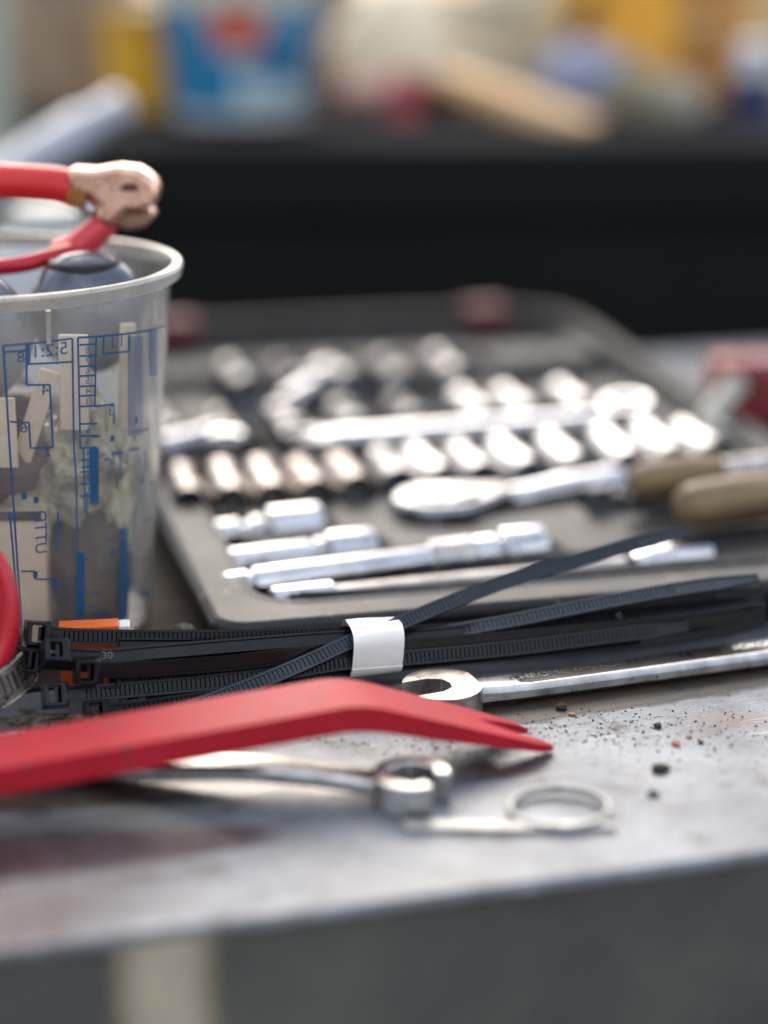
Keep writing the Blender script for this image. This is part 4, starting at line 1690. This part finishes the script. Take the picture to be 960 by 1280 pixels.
def cup_hit(px, py):
    """sight line meets the outer wall of the cup: (angle, height)"""
    o_ = Vector((0, 0, CAM_H))
    d_ = (spot(px, py, y=500) - o_).normalized()
    k_ = (RT - RB) / HC
    A_ = d_.x ** 2 + d_.y ** 2 - (k_ * d_.z) ** 2
    rb = RB + k_ * o_.z
    B_ = 2 * ((o_.x - CX) * d_.x + (o_.y - CY) * d_.y - rb * k_ * d_.z)
    C_ = (o_.x - CX) ** 2 + (o_.y - CY) ** 2 - rb * rb
    D_ = B_ * B_ - 4 * A_ * C_
    D_ = max(D_, 0)
    t_ = (-B_ - sqrt(D_)) / (2 * A_)
    p = o_ + d_ * t_
    return atan2(p.y - CY, p.x - CX), p.z


def cw(a, z, off=.18):
    r_ = wall(z) + off
    return (r_ * cos(a), r_ * sin(a), z)


def ink_line(b_, p0, p1, w=0.7):
    w *= 0.8
    a0, z0 = cup_hit(*p0)
    a1, z1 = cup_hit(*p1)
    n_ = 8
    ds, dz = (a1 - a0) * 55, z1 - z0
    l_ = sqrt(ds * ds + dz * dz) or 1
    ua, uz = -dz / l_ * w / 2 / 55, ds / l_ * w / 2
    vs_ = []
    for i in range(n_ + 1):
        f = i / n_
        a, z = a0 + (a1 - a0) * f, z0 + dz * f
        vs_ += [cw(a - ua, z - uz), cw(a + ua, z + uz)]
    b_.add(vs_, [(2 * i, 2 * i + 2, 2 * i + 3, 2 * i + 1) for i in range(n_)])


def ink_text(b_, txt, px, py, size, mirror=True, rot=0.0):
    a0, z0 = cup_hit(px, py)
    vs_, fs_ = text_mesh(txt, size)
    out = []
    for v in vs_:
        x, y = (-v.x if mirror else v.x), v.y
        x, y = x * cos(rot) - y * sin(rot), x * sin(rot) + y * cos(rot)
        out.append(cw(a0 + x / 56, z0 + y, .22))
    b_.add(out, fs_)


b = MB()
LN = [((4, 432), (90, 423)), ((4, 432), (12, 560)), ((12, 560), (27, 786)), ((12, 640), (24, 786)), ((33, 429), (33, 481)), ((33, 455), (90, 452)), ((36, 429), (36, 455)), ((33, 481), (62, 481)), ((62, 481), (66, 559)), ((66, 559), (38, 560)),
      ((38, 560), (36, 528)), ((36, 528), (12, 527)), ((90, 423), (92, 560)), ((92, 560), (95, 600)), ((97, 422), (100, 560)), ((97, 422), (205, 407)), ((120, 421), (118, 508)), ((129, 419), (129, 442)), ((129, 442), (161, 439)), ((161, 416), (161, 439)),
      ((118, 508), (142, 505)), ((142, 505), (142, 530)), ((4, 440), (33, 438)), ((26, 714), (44, 714)), ((44, 724), (68, 724)), ((44, 714), (44, 724)), ((68, 724), (76, 745)), ((165, 540), (185, 536)), ((150, 560), (150, 600)), ((95, 600), (97, 780)), ((104, 560), (106, 640)), ((72, 640), (72, 690)), ((150, 690), (150, 780))]
random.seed(5)
for _ in range(34):
    x, y = random.uniform(100, 196), random.uniform(530, 780)
    if random.random() < .5:
        LN.append(((x, y), (x + random.uniform(5, 16), y - 1)))
    else:
        LN.append(((x, y), (x + .5, y + random.uniform(6, 30))))
for y in (431, 445, 458, 470, 483, 495, 508):
    LN.append(((99, y), (119, y - 1)))
for y in (530, 545, 560, 575, 590, 605, 620):
    LN.append(((100, y), (121, y - 1)))
for p0, p1 in LN:
    ink_line(b, p0, p1, .75)
for (x, y) in ((44, 718), (68, 729), (30, 620), (170, 525), (140, 548), (178, 600), (182, 735), (140, 690), (45, 625)):
    ink_line(b, (x, y - 4), (x, y + 4), 1.8)
part('printed_lines', b, 'blue', cup, smooth=False)['kind'] = 'stuff'
b = MB()
ink_text(b, '5:2:1', 62, 438, 5.6)
ink_text(b, '1:1', 146, 428, 5.0)
for i, (x, y) in enumerate(((109, 438), (109, 451), (109, 464), (109, 476), (109, 489), (109, 502))):
    ink_text(b, str(8 - i), x, y, 3.0)
for i, (x, y) in enumerate(((110, 537), (110, 552), (110, 567), (110, 582), (110, 597), (110, 612))):
    ink_text(b, str(6 - i), x, y, 3.2)
for c_, x, y in (('8', 26, 447), ('4', 56, 488), ('6', 30, 535), ('2', 60, 565), ('3', 138, 514), ('5', 140, 575), ('1', 168, 640)):
    ink_text(b, c_, x, y, 4.6)
ink_text(b, 'UTTD', 50, 665, 5.4, rot=-pi / 2)
part('printed_figures', b, 'blue', cup, smooth=False)['kind'] = 'stuff'
b = MB()
for (x0, x1, y0, y1) in ((160, 176, 420, 545), (186, 196, 412, 470), (96, 104, 690, 785), (150, 159, 660, 780), (112, 122, 560, 630)):
    for i in range(7):
        x = x0 + (x1 - x0) * i / 6
        ink_line(b, (x, y0), (x + .5, y1), .62)
part('printed_bars', b, 'blue', cup, smooth=False)['kind'] = 'stuff'
for px in (60, 192, -40):
    b = MB()
    a, z = cup_hit(px, 390)
    b.tube([cw(a, HC - 5, .3), cw(a, HC - 15, .3)], .8, 8)
    part('moulded_rib', b, 'cuprim', cup)


def incup(x, y, z):
    return (CX + x, CY + y, z)


# things inside the cup
t = thing('beige_box', 'stained beige cardboard box at the bottom of the cup', 'carton', incup(3, -33, 2.8), radians(1))
b = MB()
b.box((-4, 2, 24), (52, 10, 48))
part('carton_body', b, 'cardbeige', t, bevel=.5)
b = MB()
b.box((-4, -3.8, 46.5), (51, .6, 3))
part('carton_flap', b, 'darkcloth', t)
t = thing('dark_rag', 'dark brown rag stuffed above the beige box in the cup', 'rag', incup(-4, -28, 51))
b = MB()
b.blob((0, 0, 17), (28, 18, 20), 31, .25, 1.7, 4)
part('rag_cloth', b, 'darkcloth', t)
t = thing('brown_rag', 'brown crumpled rag at the bottom right inside the cup', 'rag', incup(34, -14, 3))
b = MB()
b.blob((2, 0, 20), (13, 20, 23), 37, .22, 2.0, 4)
part('rag_cloth', b, 'browncloth', t)
t = thing('crumpled_film', 'crumpled pale yellow plastic film in the middle of the cup', 'plastic film', incup(35, -15, 40))
b = MB()
b.blob((-2, 2, 20), (15, 18, 20), 44, .25, 2.6, 5)
b.blob((1, -4, 38), (6, 8, 15), 47, .4, 2.6, 4)
b.blob((9, 4, 14), (6, 12, 24), 52, .3, 3, 4)
b.blob((-16, -8, 12), (9, 8, 14), 53, .4, 3, 4)
part('film_sheet', b, 'bag', t, smooth=False)
for i, (x, y, h, rz_, w_, z0, lb) in enumerate(((16, -40, 22, .0, 6.0, 66, 'pale wooden stick upright behind the mirrored ratio scale'), (36, -32, 30, .1, 9.0, 76, 'wider pale wooden stick behind the smaller mirrored ratio'),
                                          (50, -14, 34, .5, 5.0, 72, 'pale wooden stick at the right wall of the cup'), (24, -34, 30, .1, 6.0, 66, 'pale wooden stick leaning across inside the cup'))):
    t = thing('wooden_stick', lb, 'stick', incup(x, y, z0), rz_, 'wooden sticks in the cup')
    b = MB()
    b.box((0, 0, h / 2), (w_, 2, h), Matrix.Rotation(.35 if i == 3 else 0.03 * i, 3, 'Y'))
    part('stick_wood', b, 'stick', t, bevel=.4)
for i, (x, y, z, r_, lb) in enumerate(((-6, -14, 102, (27, 22, 24), 'round dark grey plastic knob under the cup rim'), (35, 6, 106, (19, 16, 20), 'glossy black and blue knob by the right cup rim'))):
    t = thing('grey_ball', lb, 'knob', incup(x, y, z), 0)
    b = MB()
    b.blob((0, 0, 0), r_, 50 + i, .05, 1, 4)
    kn = part('knob_body', b, 'bulb', t)
    b = MB()
    b.ring(r_[0] * .62, r_[0] * .50, -2, r_[2] * .86, seg=36)
    part('knob_collar', b, 'rubber', t, bevel=1)
t = thing('grey_backing', 'grey crumpled packing filling the back of the cup', 'packing', incup(0, 14, 3))
b = MB()
b.blob((0, 0, 42), (38, 24, 40), 61, .2, 2, 4)
part('packing_sheet', b, mat('grey_packing', (0.24, 0.23, 0.24), 0.6, 0, (0.03, 0.03, 0.04), 34), t)

# jumper clamp on top of the cup
YC = 640.0
KP = FPX / (YC * cos(PITCH) + 70 * sin(PITCH))
c3 = lambda px, py, y=YC: spot(px, py, y=y)
base = c3(105, 262)
t = thing('jumper_clamp', 'copper jawed jumper cable clamp with red handles on the cup', 'clamp', base)
rel = lambda px, py, y=YC: c3(px, py, y) - base
b = MB()


def plate(b_, pts, y0, y1, smooth_=None):
    """outline sighted at the clamp's distance, given real thickness"""
    n_ = len(pts)
    f_ = [rel(px, py, YC) for px, py in pts]
    vs_ = [(p.x, y0, p.z) for p in f_] + [(p.x, y1, p.z) for p in f_]
    fs_ = [tuple(range(n_)), tuple(range(n_, 2 * n_))[::-1]] + [(i, (i + 1) % n_, n_ + (i + 1) % n_, n_ + i) for i in range(n_)]
    b_.add(vs_, fs_)


plate(b, [(86, 208), (120, 210), (150, 205), (175, 208), (196, 222), (202, 240), (196, 254), (180, 262), (160, 262), (150, 272), (140, 282), (122, 272), (128, 256), (118, 246), (104, 240), (90, 236)], -7, 7)
jw = part('upper_jaw', b, 'copper', t, bevel=2.2, segs=3)
b = MB()
plate(b, [(152, 232), (160, 226), (172, 226), (178, 233), (172, 236), (160, 236)], -7.6, -6.6)
part('jaw_slot', b, mat('dark_copper', (0.08, 0.03, 0.02), 0.6), jw)
b = MB()
plate(b, [(146, 262), (186, 262), (194, 270), (182, 284), (160, 288), (142, 282)], -2, 12)
part('lower_jaw', b, mat('brown_copper', (0.36, 0.19, 0.13), 0.45, .6), t, bevel=2, segs=3)
b = MB()
pts = [rel(-30, 222), rel(0, 226), rel(40, 228), (rel(75, 231)), rel(97, 238)]
b.tube(spline(pts, 2), [6.2] * len(spline(pts, 2)), 18, flat=.95)
part('upper_handle', b, 'redsleeve', t)
b = MB()
pts = spline([rel(136, 276), rel(118, 292), rel(98, 310), rel(76, 322)], 2)
b.tube(pts, [5.6 + .2 * i for i in range(len(pts))], 18, flat=.8)
part('lower_handle', b, mat('pink_red_sleeve', (0.68, 0.06, 0.07), 0.4, 0, (0.6, 0.04, 0.05), 60), t)
b = MB()
pts = spline([rel(88, 314, 632), rel(60, 322, 625), rel(30, 330, 620), rel(-10, 334, 622), rel(-60, 330, 640)], 2)
b.tube(pts, 2.7, 14)
part('cable', b, 'redcable', t)
b = MB()
for k_ in range(4):
    q = rel(106 + k_ * 2.2, 252 + k_ * 3)
    b.tube([(q.x + 3.8 * cos(2 * pi * s_ / 20), 0 + 3.8 * sin(2 * pi * s_ / 20), q.z) for s_ in range(20)], .8, 8, closed=True)
part('spring', b, 'chrome', t)
b = MB()
q = rel(100, 244)
b.lathe([(-8, 3.2), (8, 3.2)], base=(q.x, 0, q.z), axis=(0, 1, 0), seg=20)
part('pivot_pin', b, mat('brass', (0.30, 0.13, 0.03), 0.4, .6), t, bevel=.6)

# ------------------------------------------------------------------ clutter right of the case
t = thing('dark_filler', 'thin dark brown sheet added as a stand-in for the dark area between the clear cup and the case', 'filler sheet', CO, CA)
b = MB()
b.prism([(-62, 4), (7.6, 11), (7.6, 235), (-62, 235)], 0.2, 1.8)  # added sheet that stands in for the dark area beside the case
part('filler_sheet', b, mat('dark_filler', (0.022, 0.018, 0.016), 0.8, 0, (0.05, 0.036, 0.028), 30, bump=.5, spec=0.1), t, bevel=.5)
W0 = spot(915, 530, 0)
t = thing('red_clamp_block', 'glossy red tool block standing behind the case at the right', 'tool', (W0.x + 10, 880, 0.2), radians(4))
b = MB()
b.box((10, 0, 22), (70, 26, 30))
part('block_body', b, 'clampred', t, bevel=5, segs=3)
b = MB()
b.box((-12, -12, 26), (16, 6, 14))
b.box((22, -13, 20), (12, 6, 20))
part('block_recess', b, mat('dark_red', (0.10, 0.008, 0.008), 0.5), t, bevel=2)
b = MB()
b.box((10, 0, 3.5), (60, 20, 7))
part('block_foot', b, 'rubber', t, bevel=1)
pts = [spot(912, 488, y=836), spot(903, 502, y=832), spot(886, 524, y=826), spot(895, 538, y=820), spot(935, 558, y=812), spot(985, 582, y=806)]
t = thing('pale_hook', 'pale bent metal hook lying against the red block', 'hook', (pts[0].x, pts[0].y, 0))
o0 = Vector((pts[0].x, pts[0].y, 0))
b = MB()
sp_ = spline([p - o0 for p in pts], 2)
b.tube(sp_, 4.8, 16)
part('hook_rod', b, 'hook', t)
b = MB()
b.lathe([(0, 4.4), (2, 5.4), (6, 5.4), (7, 4.4)], base=sp_[0] - Vector((0, 0, 1)), axis=(sp_[0] - sp_[2]), seg=20)
part('hook_tip', b, 'hook', t)
for (pa, pb, r_, hz, lb, m_) in (((793, 603), (895, 590), 7.5, 27, 'grimy tan wooden handle just right of the ratchet', 'wood'),
                                 ((852, 634), (1010, 612), 8.5, 26, 'thicker tan handle with a pinkish strip nearer the front', 'wood')):
    A_, B_ = spot(pa[0], pa[1], hz), spot(pb[0], pb[1], hz)
    d_ = B_ - A_
    t = thing('wood_handled_tool', lb, 'handle', A_, atan2(d_.y, d_.x), 'tan handles right of the case')
    Ln = d_.length
    b = MB()
    b.lathe([(-2, 0.01), (-1.5, r_ * .5), (1, r_ * .85), (6, r_), (Ln * .5, r_ * 1.08), (Ln, r_ * .95), (Ln + 3, r_ * .6)], axis=(1, 0, 0), seg=28)
    hd_ = part('grip', b, m_, t)
    if r_ > 9:
        b = MB()
        b.box((Ln * .5, -0.5, r_ * 1.0), (Ln * .96, 9, 3.4))
        part('pink_strip', b, 'woodpink', t, bevel=1.2)
    else:
        b = MB()
        b.lathe([(Ln + 2, 5), (Ln + 50, 4)], axis=(1, 0, 0), seg=16)
        part('tool_rod', b, 'wornsteel', t)

# ------------------------------------------------------------------ thin films and dirt on the bench
def film_mat(name, col, amax, sc, rough=0.25):
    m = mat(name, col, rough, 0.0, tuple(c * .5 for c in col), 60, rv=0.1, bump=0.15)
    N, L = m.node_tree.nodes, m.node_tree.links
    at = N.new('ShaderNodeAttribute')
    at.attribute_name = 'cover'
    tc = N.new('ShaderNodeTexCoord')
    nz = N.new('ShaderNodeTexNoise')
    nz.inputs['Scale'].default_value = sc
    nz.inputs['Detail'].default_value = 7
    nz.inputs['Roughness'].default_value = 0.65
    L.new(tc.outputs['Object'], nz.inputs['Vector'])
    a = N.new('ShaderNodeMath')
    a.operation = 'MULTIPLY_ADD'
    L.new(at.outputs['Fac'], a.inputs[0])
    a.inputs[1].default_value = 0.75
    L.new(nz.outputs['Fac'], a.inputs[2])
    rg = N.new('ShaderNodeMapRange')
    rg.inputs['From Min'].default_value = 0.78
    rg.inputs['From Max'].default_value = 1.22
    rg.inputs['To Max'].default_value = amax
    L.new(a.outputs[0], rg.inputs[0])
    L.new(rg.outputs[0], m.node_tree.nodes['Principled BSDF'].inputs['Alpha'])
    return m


def film_patch(name, label, path, widths, material, z=0.12):
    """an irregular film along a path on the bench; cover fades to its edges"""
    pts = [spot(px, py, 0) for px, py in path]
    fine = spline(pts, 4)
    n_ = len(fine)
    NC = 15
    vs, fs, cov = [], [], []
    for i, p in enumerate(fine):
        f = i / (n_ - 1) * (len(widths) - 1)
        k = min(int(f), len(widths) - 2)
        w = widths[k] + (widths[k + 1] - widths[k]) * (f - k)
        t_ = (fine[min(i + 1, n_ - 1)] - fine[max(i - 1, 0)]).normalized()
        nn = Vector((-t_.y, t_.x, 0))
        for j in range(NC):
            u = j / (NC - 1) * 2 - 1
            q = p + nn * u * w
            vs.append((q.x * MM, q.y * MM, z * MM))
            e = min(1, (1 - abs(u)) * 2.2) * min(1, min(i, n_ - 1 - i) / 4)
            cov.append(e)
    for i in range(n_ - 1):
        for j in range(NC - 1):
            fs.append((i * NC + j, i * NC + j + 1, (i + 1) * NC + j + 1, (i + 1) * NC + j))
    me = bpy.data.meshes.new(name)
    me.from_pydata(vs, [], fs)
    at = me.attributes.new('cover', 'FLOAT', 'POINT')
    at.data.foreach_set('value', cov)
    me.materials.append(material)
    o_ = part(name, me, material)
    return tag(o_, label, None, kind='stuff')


film_patch('bench_film', 'dark red brown film on the bench under the red pry tool', [(-160, 990), (0, 985), (160, 978), (320, 970), (440, 975), (530, 985)], [26, 24, 22, 19, 16, 8],
      film_mat('red_brown_film', (0.035, 0.015, 0.013), 0.93, 45))  # dark red brown film, fading out to its edges
film_patch('bench_film', 'brown film of painted shade and reflection on the bench along the chrome wrench', [(500, 893), (620, 893), (760, 872), (960, 838), (1100, 810)], [9, 12, 15, 17, 16],
      film_mat('painted_wrench_shade', (0.07, 0.05, 0.035), 0.85, 60, .45), z=0.10)  # lighter brown film that follows the wrench: its shadow and reflection put into colour
film_patch('bench_film', 'thin purplish film on the bench near its front left edge', [(-120, 1085), (40, 1068), (200, 1055), (380, 1040)], [16, 18, 12, 6],
      film_mat('purple_film', (0.13, 0.07, 0.075), 0.6, 35, .3), z=0.08)
film_patch('bench_film', 'faint brownish smear on the bench below the forked tip', [(520, 975), (620, 962), (720, 950)], [8, 9, 6],
      film_mat('faint_smear', (0.09, 0.055, 0.05), 0.6, 70, .3), z=0.10)

b = MB()
random.seed(11)
spots_ = [(760, 905, 100, 22, 420), (650, 915, 60, 22, 330), (860, 925, 90, 28, 300), (745, 925, 60, 14, 200), (560, 930, 70, 16, 60), (930, 900, 40, 20, 40), (470, 932, 70, 12, 160), (600, 940, 60, 14, 90), (760, 960, 160, 25, 40), (200, 1000, 200, 20, 30)]
for cx_, cy_, sx, sy, cnt in spots_:
    for _ in range(cnt):
        px, py = random.gauss(cx_, sx * .6), random.gauss(cy_, sy * .6)
        q = spot(px, py, 0)
        if q.y < 425:
            continue
        r_ = random.choice((.1, .12, .14, .16, .2, .28, .4)) * random.uniform(.7, 1.3)
        e1 = [(q.x + r_ * 1.2, q.y, .05), (q.x - r_ * .7, q.y + r_, .05), (q.x - r_ * .8, q.y - r_ * .9, .05), (q.x, q.y, r_ * .9)]
        b.add(e1, [(0, 1, 3), (1, 2, 3), (2, 0, 3), (0, 2, 1)])
o = part('dirt_specks', b, 'dirt', smooth=False)
tag(o, 'fine dark grit scattered over the bench top', None, kind='stuff')
for i, (px, py, rx, m_, nm, lb) in enumerate(((825, 964, 2.6, 'dirt', 'dirt_clod', 'largest dark clod of dirt on the bench right of the ring'),
                                              (822, 909, 1.5, 'dirt', 'dirt_clod', 'small dark clod of dirt in the gritty patch'),
                                              (876, 929, 1.0, 'dirt', 'dirt_clod', 'tiny dark clod right of the orange crumb'),
                                              (816, 994, 1.6, 'dirt', 'dirt_clod', 'dark clod of dirt closest to the bench edge'),
                                              (702, 886, 2.2, 'dirt', 'dirt_clod', 'flat dark clod of dirt just below the wrench shank'),
                                              (845, 931, 1.6, 'rustcrumb', 'rust_crumb', 'pinkish orange crumb among the grit'),
                                              (715, 894, 1.1, 'rustcrumb', 'rust_crumb', 'small orange crumb below the wrench shank'),
                                              (861, 922, .9, 'rustcrumb', 'rust_crumb', 'tiny orange crumb above the larger one'))):
    q = spot(px, py, 0)
    b = MB()
    b.blob((0, 0, rx * .35), (rx, rx * .8, rx * .45), 70 + i, .5, 2.5, 2)
    o = part(nm, b, m_, loc=(q.x, q.y, 0), rz=i, smooth=False)
    tag(o, lb, 'dirt clod' if m_ == 'dirt' else 'crumb', 'crumbs of dirt on the bench')
